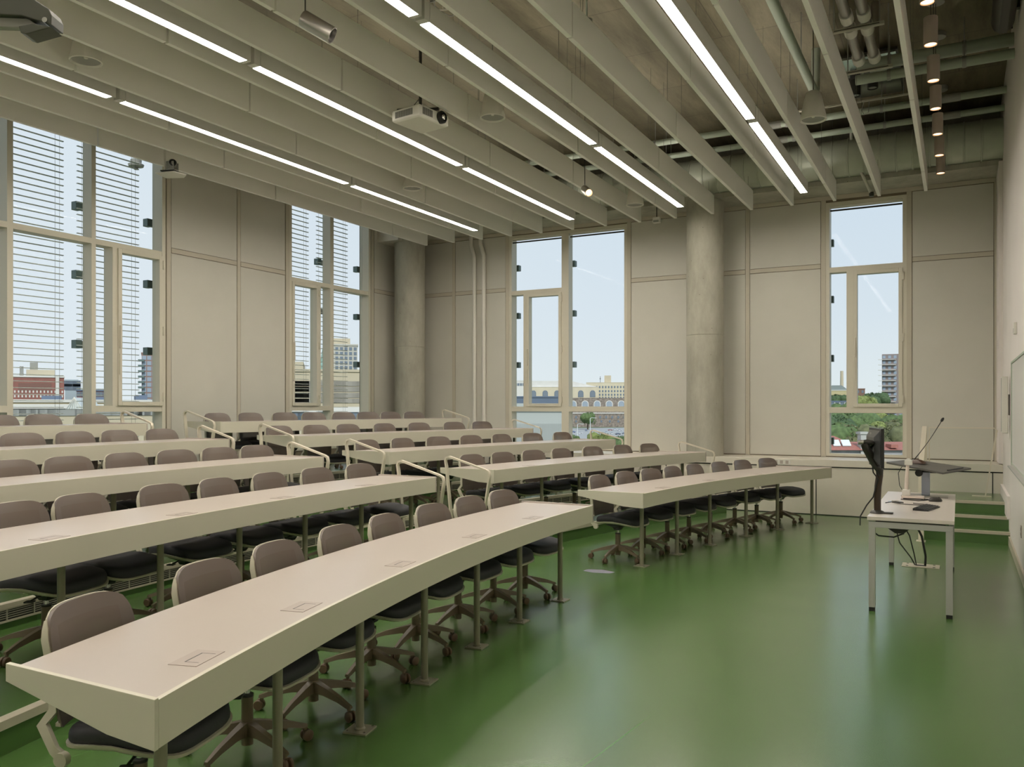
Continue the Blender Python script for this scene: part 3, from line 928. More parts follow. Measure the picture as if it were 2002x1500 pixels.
# conduit tray with cable ends
t = thing('conduit_run', 'thin perforated conduit hanging under the concrete left of the row of pendants', 'conduit', (-1.3, 11.3, 5.42))
b = MB().box(-.62, .75, -.015, .015, 0, .02)
b.build('strut', M['grille'], t)
for s_ in (-.55, .7): MB().cyl((s_, 0, 0), (s_, 0, ZC - 5.42), .005, n=5).build('threaded_rod', M['grey'], t)
MB().tube([(.25, 0, .0), (.22, 0, -.1), (.25, 0, -.16), (.30, 0, -.14), (.31, 0, 0)], .005, 6).build('cable_loop', M['grey'], t)

# small white box hanging by the back wall
p = at_w(1284, 430, 13.6)
t = thing('wall_transmitter', 'small white box hanging from the ceiling beside the round column', 'sensor', p)
MB().box(-.06, .06, -.04, .04, -.05, .04).build('box_case', M['white'], t, bevel=.008)
MB().box(-.045, .045, -.045, -.04, -.045, -.01).build('grille', M['grey'], t)
MB().cyl((0, 0, .04), (0, 0, ZC - p.z), .008, n=8).build('stem', M['dark'], t)

# screen housing high on the right wall
sc_y0, sc_y1 = 6.0, 9.75
t = thing('screen_housing', 'dark brown rounded projection screen housing high on the right wall, cut by the photo corner', 'projection screen', (.375, sc_y0, 5.5))
L = sc_y1 - sc_y0
MB().loft([[(.10 * cos(a) * .9 + (0 if cos(a) < 0 else .03), y, .13 * sin(a)) for a in [2 * pi * i / 28 for i in range(28)]] for y in (0, L)]).build('case', P('screen_case_brown', (.045, .035, .03), .35), t, smooth=50)
MB().box(-.06, .10, L, L + .02, -.10, .10).build('end_plate', M['dark'], t)
MB().box(-.02, .05, .02, L - .02, -.145, -.125).build('bottom_bar', M['dark'], t)
MB().box(.09, .144, .3, .36, -.05, .05).box(.09, .144, L - .36, L - .3, -.05, .05).build('wall_bracket', M['dark'], t)

# dark articulated bracket close to the camera in the upper left corner
p = at_w(70, 48, 2.2)
t = thing('hinged_bracket', 'dark green-grey hinged metal bracket reaching in at the top left corner', 'bracket', p)
R_ = Vector((CY_, SY, 0)); U_ = Vector((0, 0, 1)); F_ = Vector((-SY, CY_, 0))
px = 2.2 / FPX
def sp(u, v, d=0): return R_ * ((u - 70) * px) + U_ * (-(v - 48) * px) + F_ * d
gm = P('bracket_green_grey', (.055, .06, .04), .4, spec=.6)
b = MB(); pts = [(-330, -110), (30, -22), (107, 27), (113, 40), (112, 58), (55, 40), (-330, 22)]
b.loft([[sp(u, v, d) for u, v in pts] for d in (-.03, .03)])
b.build('upper_plate', gm, t, bevel=.002)
b = MB(); pts = [(-330, 25), (60, 40), (75, 50), (60, 58), (-330, 46)]
b.loft([[sp(u, v, d) for u, v in pts] for d in (-.012, .012)])
b.build('arm_bar', M['grey'], t, bevel=.002)
b = MB(); pts = [(48, 60), (75, 55), (112, 62), (62, 76), (52, 73)]
b.loft([[sp(u, v, d) for u, v in pts] for d in (-.028, .028)])
b.build('lower_plate', gm, t, bevel=.002)
MB().cyl(sp(101, 50, -.034), sp(101, 50, .034), .007, n=14).build('hinge_pin', M['chrome'], t, smooth=40)
MB().cyl(sp(-330, 10), (sp(-330, 10).x, sp(-330, 10).y, ZC - p.z), .02, n=12).build('drop_rod', M['grey'], t, smooth=40)

# ------------------------------------------------------------------ right wall fixtures
yb0, yb1 = 3.2, 10.45
t = thing('whiteboard', 'wall-mounted whiteboard with a thin green-grey frame at the right photo edge', 'whiteboard', (XR, yb0, .99))
MB().box(-.018, 0, 0, yb1 - yb0, 0, 1.07).build('writing_surface', M['board'], t)
fr = MB(); L = yb1 - yb0
fr.box(-.028, 0, -.02, 0, -.02, 1.09).box(-.028, 0, L, L + .02, -.02, 1.09).box(-.028, 0, 0, L, 1.07, 1.09).box(-.028, 0, 0, L, -.02, 0)
fr.build('frame', M['pipe'], t)
MB().box(-.075, -.028, .4, L - .35, -.015, -.002).build('pen_tray', M['alu'], t)
p = (XR, 9.95, 2.40)
t = thing('wall_sensor', 'small white rectangular device on the right wall above the whiteboard', 'wall device', p)
MB().box(-.03, 0, -.05, .05, -.06, .06).build('device_case', M['white'], t, bevel=.006)
MB().box(-.032, -.03, -.035, .035, -.045, .0).build('device_face', M['alu'], t)
p = (XR, 11.25, 1.62)
t = thing('column_speaker', 'tall narrow white loudspeaker box mounted on the right wall beyond the whiteboard', 'loudspeaker', p)
MB().box(-.085, -.02, -.07, .07, -.33, .33).build('speaker_case', M['white'], t, bevel=.008)
MB().box(-.089, -.085, -.055, .055, -.31, .31).build('speaker_grille', M['alu'], t)
MB().box(-.02, 0, -.03, .03, -.12, .12).build('wall_bracket', M['grey'], t)
t = thing('wall_socket', 'narrow grey socket plate low on the right wall below the whiteboard', 'socket', (XR, 9.2, .42))
MB().box(-.008, 0, -.035, .035, -.058, .058).build('cover_plate', M['outlet'], t, bevel=.002)
MB().box(-.0095, -.008, -.012, .012, .012, .036).box(-.0095, -.008, -.012, .012, -.036, -.012).build('sockets', M['dark'], t)
# switch and socket plate on the ledge front
d = ray(1528, 903); tt = 12.97 / d[1]
t = thing('ledge_socket_plate', 'wide white plate with three sockets on the front of the window ledge', 'socket', (d[0] * tt, 12.97, .765))
MB().box(-.13, .13, -.008, 0, -.04, .04).build('cover_plate', M['white'], t, bevel=.002)
for x in (-.08, 0, .08): MB().box(x - .022, x + .022, -.0095, -.008, -.025, .025).build('socket', M['outlet'], t)
# ================================================================== desks
ROWN = ['front', 'second', 'third', 'fourth', 'back']
LROW = ['leftmost and nearest long curved white desk on the green floor', 'long curved white desk, second row left of the aisle', 'long curved white desk, third row left of the aisle',
        'long curved white desk, fourth row left of the aisle', 'white desk in the back row left of the aisle, by the louvred window']
RROW = ['curved white desk on the green floor right of the aisle, front row', 'curved white desk, second row right of the aisle', 'curved white desk, third row right of the aisle',
        'curved white desk, fourth row right of the aisle', 'white desk in the back row right of the aisle']
LY1 = [6.57, 6.72, 6.65, 6.63, 6.60]
RY0 = [7.66, 7.74, 7.69, 7.66, 7.65]
RY1 = [12.18, 12.30, 12.28, 12.22, 12.22]
LY0 = 1.61
DD = .65


def desk(k, side, y0, y1, label, posts, outlets):
    r = RD[k]; z = DH + T * k; fz = T * k
    ym = (y0 + y1) / 2
    o = Vector((arcx(r, ym), ym, fz))
    t = thing('lecture_desk', label, 'desk', o, group='curved lecture desks')
    z = DH
    n = 40
    ys_ = [y0 + (y1 - y0) * i / n for i in range(n + 1)]
    def sec(y, prof): return [(arcx(r + s, y) - o.x, y - o.y, zz) for s, zz in prof]
    b = MB(); b.loft([sec(y0 + .016 + (y1 - y0 - .032) * i / n, [(.018, z - .005), (DD, z - .005), (DD, z - .045), (.21, z - .122), (.018, z - .130)]) for i in range(n + 1)])
    b.build('desktop', M['desk'], t, smooth=30)
    b = MB(); b.loft([sec(y, [(0, z), (.018, z), (.018, z - .14), (0, z - .14)]) for y in [y0 + .0185 + (y1 - y0 - .037) * i / n for i in range(n + 1)]])
    b.build('apron', M['desk_edge'], t, smooth=30)
    for y, q in ((y0, 1), (y1, -1)):
        b = MB(); prof = [(0, z + .006), (DD + .03, z + .006), (DD + .03, z - .052), (.20, z - .132), (0, z - .142)]
        b.loft([sec(y, prof), sec(y + q * .018, prof)])
        b.build('end_panel', M['desk_edge'] if q == 1 else M['desk'], t, bevel=.0015)
    for a in posts:
        p = on_arc(r + .16, a) - o; p.z = 0
        lg = MB().cyl((p.x, p.y, .008), (p.x, p.y, z - .12), .0205, n=20).lathe([(.027, .008), (.027, .014), (.0205, .02)], c=(p.x, p.y, 0), n=20).build('leg', M['post'], t, smooth=40)
        ca, sa = cos(radians(-a)), sin(radians(-a))
        b = MB(); b.obox((p.x, p.y, .004), (.062 * ca, .062 * sa, 0), (-.062 * sa, .062 * ca, 0), (0, 0, .004))
        for i in (-1, 1):
            for j in (-1, 1):
                c = Vector((p.x, p.y, .008)) + Vector((ca, sa, 0)) * (.046 * i) + Vector((-sa, ca, 0)) * (.046 * j)
                b.cyl(c, c + Vector((0, 0, .004)), .006, n=8, m=1)
        b.build('base_plate', [M['post'], M['chrome']], lg)
    for a in outlets:
        p = on_arc(r + .125, a) - o
        ca, sa = cos(radians(-a)), sin(radians(-a))
        A_ = Vector((ca, sa, 0)); B_ = Vector((-sa, ca, 0))
        c = Vector((p.x, p.y, z - .0042))
        pl = MB().obox(c, A_ * .052, B_ * .085, (0, 0, .0012)).build('power_outlet', M['outlet'], t)
        MB().obox(c + A_ * -.012 + Vector((0, 0, .001)), A_ * .002, B_ * .05, (0, 0, .0006)).obox(c + A_ * .012 + B_ * .05 + Vector((0, 0, .001)), A_ * .026, B_ * .0008, (0, 0, .0006)).obox(c + A_ * .012 - B_ * .05 + Vector((0, 0, .001)), A_ * .026, B_ * .0008, (0, 0, .0006)).build('lid_slot', M['black'], pl)
    return t


def even_posts(r, y0, y1, first, step):
    a0, a1 = ang_y(r, y0), ang_y(r, y1)
    out = []; a = first
    while a < a1 - .3:
        if a > a0 + .3: out.append(a)
        a += step
    return out


LP = [[-16.75, -13.95, -11.15, -8.3, -5.48, -2.83, -.01], even_posts(RD[1] + .16, LY0, LY1[1], -14.2, 2.52), even_posts(RD[2] + .16, LY0, LY1[2], -13.4, 2.4),
      even_posts(RD[3] + .16, LY0, LY1[3], -12.6, 2.25), even_posts(RD[4] + .16, LY0, LY1[4], -11.9, 2.1)]
RP = [[6.44, 9.49, 12.44, 15.79, 18.73, 22.0], even_posts(RD[1] + .16, RY0[1], RY1[1], 6.3, 2.68), even_posts(RD[2] + .16, RY0[2], RY1[2], 5.3, 2.55),
      even_posts(RD[3] + .16, RY0[3], RY1[3], 4.9, 2.4), even_posts(RD[4] + .16, RY0[4], RY1[4], 4.6, 2.25)]
LO = [[circ_u(u, RD[0] + .125) for u in (590, 783, 928, 1042)] + [-16.2], [circ_u(u, RD[1] + .125) for u in (97, 356, 553, 715)], [], [], []]
RO = [[8.0, 12.2, 16.6, 20.4], [8.0, 13.5, 18.2], [], [], []]
for k in range(5):
    desk(k, 'L', LY0, LY1[k], LROW[k], LP[k], LO[k])
    desk(k, 'R', RY0[k], RY1[k], RROW[k], RP[k], RO[k])

# ================================================================== swivel chairs (face +x)
def se(t, a, b, n):
    c, s = cos(t), sin(t)
    return (a * math.copysign(abs(c) ** (2 / n), c), b * math.copysign(abs(s) ** (2 / n), s))


def seat_wave(x):   # side profile of the seat, front edge drops
    return .010 * cos((x + .02) * 13.5) - (max(0, x - .14) ** 2) * 2.6 + .01


def make_chair():
    t = thing('swivel_chair', 'x', 'office chair', (0, 0, 0))
    # cushion
    N = 40
    ang = [2 * pi * i / N for i in range(N)]
    secs = []
    for rho, h in ((.05, .050), (.35, .050), (.6, .051), (.8, .052), (.91, .050), (.965, .044), (.99, .034), (1.0, .022), (1.0, .004), (.98, -.006)):
        ring = []
        for a in ang:
            x, y = se(a, .232 * rho, .235 * rho, 4.2 if rho > .5 else 2.6)
            ring.append((x + .015, y, .405 + seat_wave(x) + h + .008 * (abs(y) / .235) ** 2))
        secs.append(ring)
    MB().loft(secs[::-1]).build('seat_cushion', M['cushion'], t, smooth=60)
    # cream pan below the cushion
    secs = []
    for rho, h in ((.7, -.022), (.94, -.018), (1.012, -.006), (1.018, .006), (.98, .006)):
        secs.append([(se(a, .235 * rho, .238 * rho, 4.2)[0] + .015, se(a, .235 * rho, .238 * rho, 4.2)[1], .400 + seat_wave(se(a, .235 * rho, .238 * rho, 4.2)[0]) + h) for a in ang])
    MB().loft(secs).build('seat_pan', M['cream'], t, smooth=50)
    # backrest: curved panel, front surface towards +x
    def bp(s, q, off=0.0):
        z = .462 + .410 * q
        y = .222 * s * (1 - .13 * max(0, (q - .66) / .34) ** 3) * (1 - .06 * max(0, (.2 - q) / .2) ** 2)
        z -= .030 * abs(s) ** 5 * max(0, (q - .5) / .5)
        x = -.232 - .045 * max(0, q - .35) ** 1.5 * 2.9 - .012 * (1 - (2 * q - .75) ** 2 if abs(2 * q - .75) < 1 else 0)
        x += .040 * s * s
        return Vector((x - off, y, z))
    NS, NQ = 16, 14
    ss = [-1 + 2 * i / NS for i in range(NS + 1)]; qq = [i / NQ for i in range(NQ + 1)]
    b = MB()
    W = NS + 1
    vs = [bp(s, q) for q in qq for s in ss] + [bp(s * .985, q * .99 + .003, .014) for q in qq for s in ss]
    off = len(qq) * W
    def ismesh(i, j): return 2 <= i < NS - 2 and 2 <= j < NQ - 2
    for j in range(NQ):
        for i in range(NS):
            a0 = j * W + i
            b_m = 1 if ismesh(i, j) else 0
            b.m.append(b_m); b.f.append((a0, a0 + 1, a0 + W + 1, a0 + W))
            if not ismesh(i, j):
                b.m.append(0); b.f.append((off + a0, off + a0 + W, off + a0 + W + 1, off + a0 + 1))
    for i in range(NS):
        b.m += [0, 0]; b.f += [(i, off + i, off + i + 1, i + 1), (NQ * W + i, NQ * W + i + 1, off + NQ * W + i + 1, off + NQ * W + i)]
    for j in range(NQ):
        b.m += [0, 0]; b.f += [(j * W, j * W + W, off + j * W + W, off + j * W), (j * W + NS, off + j * W + NS, off + j * W + W + NS, j * W + W + NS)]
    b.v = [tuple(p) for p in vs]
    b.build('backrest', [M['brown'], M['mesh']], t, smooth=55)
    # cream frame: side rails, thin top
    def rail(side):
        pts = [Vector((-.165, side * .243, .368)), Vector((-.20, side * .244, .395)), Vector((-.262, side * .228, .475))]
        hw = [.020, .017, .018]
        for q in (.15, .35, .5, .65, .8, .9, .965):
            p = bp(side * (.97 if q > .95 else 1), q, .026 if q < .9 else .022); p.y -= side * .006; pts.append(p); hw.append(.015 if q < .85 else (.012 if q < .95 else .006))
        return pts, hw
    b = MB()
    for s in (-1, 1):
        pts, hw = rail(s)
        b.ribbon(pts, (0, 1, 0), .0085, [h for h in hw])
    top = [bp(s * .97, .975 if abs(s) > .9 else 1.0, .019) + Vector((0, 0, -.004)) for s in ss]
    b.tube(top, .0045, 6)
    low = [bp(s, .02, .017) for s in ss]
    b.ribbon(low, (1, 0, 0), .010, .006)
    b.build('back_frame', M['cream'], t, smooth=40)
    for s in (-1, 1):
        MB().cyl((-.165, s * .236, .368), (-.165, s * .262, .368), .026, n=18).build('pivot_cap', M['cream'], t, smooth=40)
    # mechanism, column, lever
    MB().loft([[(sx_ * a, sy_ * b_, z) for sx_, sy_ in ((-1, -1), (1, -1), (1, 1), (-1, 1))] for z, a, b_ in ((.308, .028, .028), (.338, .045, .04), (.358, .09, .07), (.388, .12, .09))]).build('tilt_mechanism', M['black'], t, bevel=.004, loc=(-.04, 0, 0))
    MB().tube([(.05, -.05, .366), (.06, -.16, .366), (.075, -.225, .358)], .006, 7).obox((.08, -.24, .357), (.02, .01, 0), (-.008, .02, 0), (0, 0, .004)).build('lever', M['black'], t, smooth=50)
    BXO = (-.04, 0, 0)
    gc = MB().cyl((0, 0, .05), (0, 0, .272), .0265, n=20).build('gas_column', M['taupe'], t, smooth=40, loc=BXO)
    MB().cyl((0, 0, .270), (0, 0, .281), .0285, n=18).build('collar', M['black'], gc, smooth=40)
    MB().cyl((0, 0, .276), (0, 0, .320), .014, n=14).build('piston', M['chrome'], gc, smooth=40)
    # five-star base
    b = MB(); b.lathe([(.032, .085), (.038, .10), (.038, .150), (.030, .158)], n=24)
    RB = .272
    for i in range(5):
        a = 2 * pi * i / 5 - .325
        u = Vector((cos(a), sin(a), 0)); v = Vector((-sin(a), cos(a), 0))
        secs = []
        for r_, zt, zb, hw in ((.02, .158, .100, .026), (.10, .140, .100, .021), (.20, .112, .084, .016), (RB - .01, .088, .066, .013), (RB + .014, .080, .066, .012)):
            secs.append([u * r_ - v * hw + Vector((0, 0, zb)), u * r_ + v * hw + Vector((0, 0, zb)), u * r_ + v * hw * .7 + Vector((0, 0, zt)), u * r_ - v * hw * .7 + Vector((0, 0, zt))])
        b.loft(secs)
        c = u * (RB); b.cyl((c.x, c.y, .072), (c.x, c.y, .056), .011, n=10)
    b.build('star_base', M['taupe'], t, smooth=35, loc=BXO)
    cm = None
    for i in range(5):
        a = 2 * pi * i / 5 - .325
        if cm is None:
            b = MB()
            for s in (-1, 1):
                b.lathe([(0, -.009), (.024, -.009), (.0275, -.004), (.0275, .005), (.022, .009), (0, .0095)], c=(.014, s * .0135, .0275), n=18, rot=Matrix.Rotation(pi / 2, 3, 'X'))
            b.box(.004, .024, -.005, .005, .014, .052).cyl((0, 0, .03), (0, 0, .066), .0055, n=8).box(-.004, .02, -.006, .006, .044, .056)
            cs = b.build('caster', M['caster'], t, smooth=40); cm = cs.data
        else:
            cs = bpy.data.objects.new('caster', cm); COL.objects.link(cs); cs.parent = t
        cs.location = (RB * cos(a) - .04, RB * sin(a), 0)
        cs.rotation_euler = (0, 0, a + random.uniform(-1.6, 1.6))
    return t


ch0 = make_chair()
ch_tree = tree_of(ch0)
CH = {
    ('L', 0): [164, 393, 534, 657, 750, 838, 912, 977],
    ('L', 1): [28, 154, 310, 424, 524, 616, 701],
    ('L', 2): [14, 125, 241, 338, 423, 497],
    ('L', 3): [36, 142, 229, 314],
    ('L', 4): [-6, 82, 176],
    ('R', 0): [1168, 1220, 1268, 1312, 1355, 1404, 1448, 1496],
    ('R', 1): [918, 979, 1038, 1095, 1155, 1215, 1266],
    ('R', 2): [716, 785, 852, 917, 979, 1038, 1098],
    ('R', 3): [542, 613, 678, 750, 816, 884, 939],
    ('R', 4): [424, 488, 553, 610, 668, 716, 762, 806],
}
used = False
for (side, k), us in CH.items():
    rb = RD[k] + (.77, .83, .79, .78, .77)[k]
    n = len(us)
    for j, u in enumerate(us):
        a = circ_u(u, rb)
        p = on_arc(rb - .285, a, T * k)
        if not used: c = ch0; used = True
        else: c = copy_tree(ch0, ch_tree)
        c.location = p
        c.rotation_euler = (0, 0, radians(-a + random.uniform(-4, 4)))
        idx = (n - 1 - j) if side == 'L' else j
        row = {0: 'front row', 1: 'second row', 2: 'third row', 3: 'fourth row', 4: 'back row'}[k]
        where = 'left' if side == 'L' else 'right'
        if k == 0 and side == 'L' and j == 0:
            lab = 'largest brown-backed swivel chair, at the near left end of the closest desk'
        elif k == 0 and side == 'R' and j == 0:
            lab = 'brown-backed swivel chair fully in view at the aisle end of the right front desk'
        else:
            lab = 'brown-backed swivel chair, %s from the aisle, %s %s of the aisle' % (ORD[idx], row, where)
        c['label'] = lab
        c['category'] = 'office chair'
        c['group'] = 'swivel chairs, %s %s of the aisle' % (row, where)

# ================================================================== aisle handrails
def handrail(y, k, label, gl):
    xr = arcx(RR[k - 1], y)
    f = T * k
    t = thing('handrail', label, 'handrail', (xr - .33, y, f), group='cream loop handrails')
    xf, xb = .28, -.27
    zf, zb = .75, .90
    pts = [Vector((-.17, 0, 0)), Vector((xb + .012, 0, zb - .10)), Vector((xb, 0, zb - .045)), Vector((xb + .012, 0, zb - .012)), Vector((xb + .05, 0, zb)),
           Vector((xf - .045, 0, zf + .022)), Vector((xf - .012, 0, zf + .005)), Vector((xf, 0, zf - .035)), Vector((xf - .01, 0, zf - .09)), Vector((xf - .12, 0, 0))]
    MB().ribbon(pts, (0, 1, 0), [.022] * 2 + [.017] * 6 + [.022] * 2, .0085).build('loop_bar', M['rail'], t, smooth=50)
    for x in (-.17, xf - .12):
        MB().box(x - .03, x + .03, -.045, .045, 0, .006).build('foot_plate', M['rail'], t)
for k in range(1, 5):
    handrail(7.60, k, 'cream loop handrail on the right side of the aisle at the %s desk row' % ROWN[k], 0)
    handrail(6.70 if k > 1 else 6.79, k, 'cream loop handrail on the left side of the aisle at the %s desk row' % ROWN[k], 0)
    handrail(12.42, k, 'thin cream loop handrail by the window wall, right end of %s desk row' % ROWN[k], 0)

# handrail and glass guard at the small stair
t = thing('stair_handrail', 'wide cream flat-bar handrail at the left edge of the small stair', 'handrail', (SX0 - .03, 11.1, 0))
MB().ribbon([(0, -.06, 0), (0, -.02, .84), (0, 0, .90), (0, .05, .93), (0, 1.12, 1.33), (0, 1.18, 1.33), (0, 1.20, 1.28), (0, 1.20, SH * 3)], (1, 0, 0), .028, .012).build('loop_bar', M['rail'], t, smooth=50)
MB().box(-.05, .05, -.12, 0, 0, .006).build('foot_plate', M['rail'], t)
t = thing('glass_guard', 'clear glass guard in a thin pale frame on the stair landing', 'guard rail', (SX0, 12.45, SH * 3))
zt = 1.32 - SH * 3
xa, xb = .02, .80
b = MB()
b.loft([[(xa, y, .05), (xb - .13, y, .05), (xb - .01, y, zt - .01), (xa, y, zt - .01)] for y in (-.004, .004)])
b.build('glass_sheet', M['glass'], t)
MB().ribbon([(xa, 0, 0), (xa, 0, zt), (xb - .03, 0, zt), (xb, 0, zt - .03), (xb - .13, 0, 0)], (0, 1, 0), .012, .007).build('frame_bar', M['rail'], t, smooth=40)
MB().box(xa - .05, xa + .06, -.035, .035, 0, .01).box(xb - .28, xb - .06, -.035, .035, 0, .01).build('foot_plates', M['rail'], t)

# ================================================================== teaching table
TX0, TX1, TY0, TY1, TZ = -.635, -.030, 7.07, 9.26, .74
t = thing('teaching_table', 'white rectangular table with square grey metal legs on the open green floor', 'table', ((TX0 + TX1) / 2, (TY0 + TY1) / 2, 0))
hx, hy = (TX1 - TX0) / 2, (TY1 - TY0) / 2
MB().box(-hx, hx, -hy, hy, TZ - .028, TZ).build('table_top', P('table_white', (.64, .585, .53), .3), t, bevel=.002)
for s in (-1, 1):
    y = s * (hy - .03)
    MB().box(-hx + .01, hx - .01, y - .022, y + .022, TZ - .085, TZ - .040).build('crossbar', M['alu'], t, bevel=.002)
    for q in (-1, 1):
        x = q * (hx - .034)
        lg = MB().box(x - .024, x + .024, y - .022, y + .022, .03, TZ - .085).build('leg', M['alu'], t, bevel=.002)
        MB().box(x - .022, x + .022, y - .02, y + .02, 0, .03).build('foot', M['black'], lg)
MB().box(-.03, -.01, -hy + .05, hy - .05, TZ - .08, TZ - .045).box(-.2, -.18, -hy + .05, hy - .05, TZ - .08, TZ - .045).box(-hx + .06, hx - .06, -hy + .01, -hy + .03, TZ - .040, TZ - .028).build('side_rail', M['dark'], t)
b = MB(); b.loft([[(-.20, y, TZ - .075), (.02, y, TZ - .075), (-.05, y, TZ - .135), (-.11, y, TZ - .135)] for y in (-hy + .12, -hy + .5)])
b.build('cable_basket', M['dark'], t)
b = MB().tube([(-.26, -hy + .12, .60), (-.23, -hy + .14, .575), (-.12, -hy + .15, .57), (-.05, -hy + .18, .60)], .006, 7)
b.build('hanging_cable', M['black'], t, smooth=50)

# monitor on its arm
mc = Vector((-.585, 7.36, 1.27))
t = thing('monitor', 'black computer monitor seen from behind, held by the arm at the table corner', 'monitor', mc, radians(15))
# screen faces +x
MB().box(-.018, .006, -.25, .25, -.155, .155).build('bezel', M['black'], t, bevel=.003)
MB().box(.006, .0075, -.238, .238, -.143, .143).build('screen', P('screen_off', (.008, .009, .010), .12), t)
MB().loft([[(-.018, s1 * .22, s2 * .14) for s1, s2 in ((-1, -1), (1, -1), (1, 1), (-1, 1))], [(-.055, s1 * .16, s2 * .085) for s1, s2 in ((-1, -1), (1, -1), (1, 1), (-1, 1))]]).build('rear_housing', P('monitor_rear', (.05, .05, .05), .3), t, bevel=.004)
# original two-stroke mark on the rear housing
lm = P('mark_silver', (.45, .45, .45), .3, metal=.6)
MB().ribbon([(-.048, -.02, .118), (-.050, -.012, .105), (-.049, -.005, .118)], (1, 0, 0), .001, .0025).ribbon([(-.048, .005, .119), (-.049, .018, .119), (-.050, .018, .104)], (1, 0, 0), .001, .0025).build('rear_mark', lm, t)
MB().box(-.075, -.055, -.05, .05, -.05, .05).build('mount_plate', M['dark'], t, bevel=.003)

pb = at_z(1716, 1003, TZ)
t = thing('articulated_stand', 'dark jointed monitor arm clamped at the near left corner of the table', 'monitor stand', (pb.x, pb.y - .02, TZ))
bx_, by_, _ = t.location
def L_(p): return (p[0] - bx_, p[1] - by_, p[2] - TZ)
MB().lathe([(.0, .0), (.055, 0), (.058, .006), (.045, .018), (.026, .026), (0, .026)], n=28).build('clamp_base', M['dark'], t, smooth=50)
MB().box(.0, .115, -.028, .028, .0, .012).build('base_foot', M['dark'], t, bevel=.004)
MB().tube([(0, 0, .02), (0, 0, .13), (.004, 0, .22), (.016, -.004, .31)], [.026, .026, .027, .027], 18).build('post', P('arm_brown_black', (.035, .02, .012), .35), t, smooth=50)
e0 = Vector((.016, -.004, .30)); e1 = Vector(L_(at_w(1690, 868, 6.62)))
b = MB(); b.tube([e0, e0 + Vector((.0, 0, .05)), e0.lerp(e1, .35) + Vector((-.005, 0, .02)), e1 + Vector((.012, 0, -.03)), e1 + Vector((0, 0, .0))], [.026, .030, .030, .032, .03], 14)
b.build('spring_arm', P('arm_black', (.02, .017, .014), .35), t, smooth=50)
h = Vector(L_((mc.x - .075, mc.y - .02, mc.z)))
MB().tube([e1 + Vector((-.03, 0, .01)), e1 + Vector((.02, .0, .015)), e1 + Vector((.05, .02, .01)), h], [.016, .022, .020, .020], 12).build('tilt_head', M['dark'], t, smooth=50)
MB().cyl(e1 + Vector((-.045, 0, .012)), e1 + Vector((-.005, 0, .012)), .019, n=18).build('tension_knob', M['steel'], t, smooth=40)
MB().tube([e0 + Vector((-.03, -.03, .19)), e0 + Vector((-.055, -.03, .12)), e0 + Vector((-.045, -.03, .03)), e0 + Vector((-.01, -.03, -.02)), (-.03, -.02, .13), (-.08, -.02, .06), (-.125, -.04, -.03), (-.125, -.06, -.10)], .0055, 7).tube([e0 + Vector((.0, -.035, .13)), e0 + Vector((-.02, -.035, .07)), e0 + Vector((.0, -.035, .0))], .004, 6).build('cable', M['black'], t, smooth=60)

# tilting black lectern board on a steel post
lb = at_z(1810, 971, TZ)
t = thing('lectern_stand', 'black tilted lectern board on a silver post at the far end of the table', 'lectern', (lb.x, lb.y, TZ), radians(0))
MB().box(-.21, .19, -.10, .13, 0, .012).build('base_plate', M['steel'], t, bevel=.003)
MB().box(-.036, .036, -.03, .03, .012, .235).build('post', P('post_aluminium', (.35, .38, .45), .35, metal=.6), t, bevel=.006)
kn = MB(); kn.lathe([(.012, -.01), (.034, -.01), (.034, .01), (.012, .01)], c=(-.058, -.03, .225), n=24, rot=Matrix.Rotation(pi / 2, 3, 'X'))
kn.cyl((-.058, -.03, .225), (-.03, -.03, .225), .008, n=8)
kn.build('tilt_knob', M['black'], t, smooth=40)
c4 = []
for u, v, ww in ((1733, 903, 8.10), (1844, 924, 7.62), (1899, 915, 7.95), (1786, 898, 8.42)):
    q = at_w(u, v, ww); c4.append(Vector((q.x - lb.x, q.y - lb.y, q.z - TZ)))
n_ = (c4[1] - c4[0]).cross(c4[3] - c4[0]).normalized()
if n_.z < 0: n_ = -n_
MB().loft([[p - n_ * .018 for p in c4], c4]).build('reading_board', P('board_black', (.09, .085, .075), .45, spec=.6), t, bevel=.003)
cc = sum(c4, Vector()) / 4
MB().box(cc.x - .07, cc.x + .07, cc.y - .06, cc.y + .06, .225, cc.z - .012).build('tilt_bracket', M['dark'], t)
MB().cyl(c4[1].lerp(c4[2], .25) + n_ * .004 - (c4[2] - c4[1]) * .0 + (c4[0] - c4[1]) * .05, c4[1].lerp(c4[2], .8) + n_ * .004 + (c4[0] - c4[1]) * .05, .006, n=8).build('paper_stop', M['black'], t)

# gooseneck microphone on the board
mp_ = c4[0].lerp(c4[3], .45).lerp(c4[1].lerp(c4[2], .45), .34) + n_ * .002
mw = Vector((lb.x, lb.y, TZ)) + mp_
t = thing('gooseneck_microphone', 'thin black gooseneck microphone with a brown base on the tilted lectern board', 'microphone', mw, radians(-25))
secs = [[(se(2 * pi * i / 24, .085 * f, .045 * f, 2.6)[0], se(2 * pi * i / 24, .085 * f, .045 * f, 2.6)[1], z + .0) for i in range(24)] for f, z in ((1, 0), (1, .008), (.8, .024), (.45, .036), (.15, .042))]
MB().loft(secs).build('mic_base', P('mic_base_brown', (.06, .028, .015), .35), t, smooth=50)
tip = at_w(1841, 823, 8.05) - mw
rt = Matrix.Rotation(radians(25), 3, 'Z'); tip = rt @ tip
s0_ = Vector((-.035, 0, .035))
pts = [s0_.lerp(tip, f) + Vector((0, 0, -.018 * sin(pi * f))) for f in [i / 10 for i in range(11)]]
MB().tube(pts, [.006, .005, .004, .0035, .0032, .0032, .0032, .0032, .0035, .004, .004], 8).build('gooseneck', M['black'], t, smooth=60)
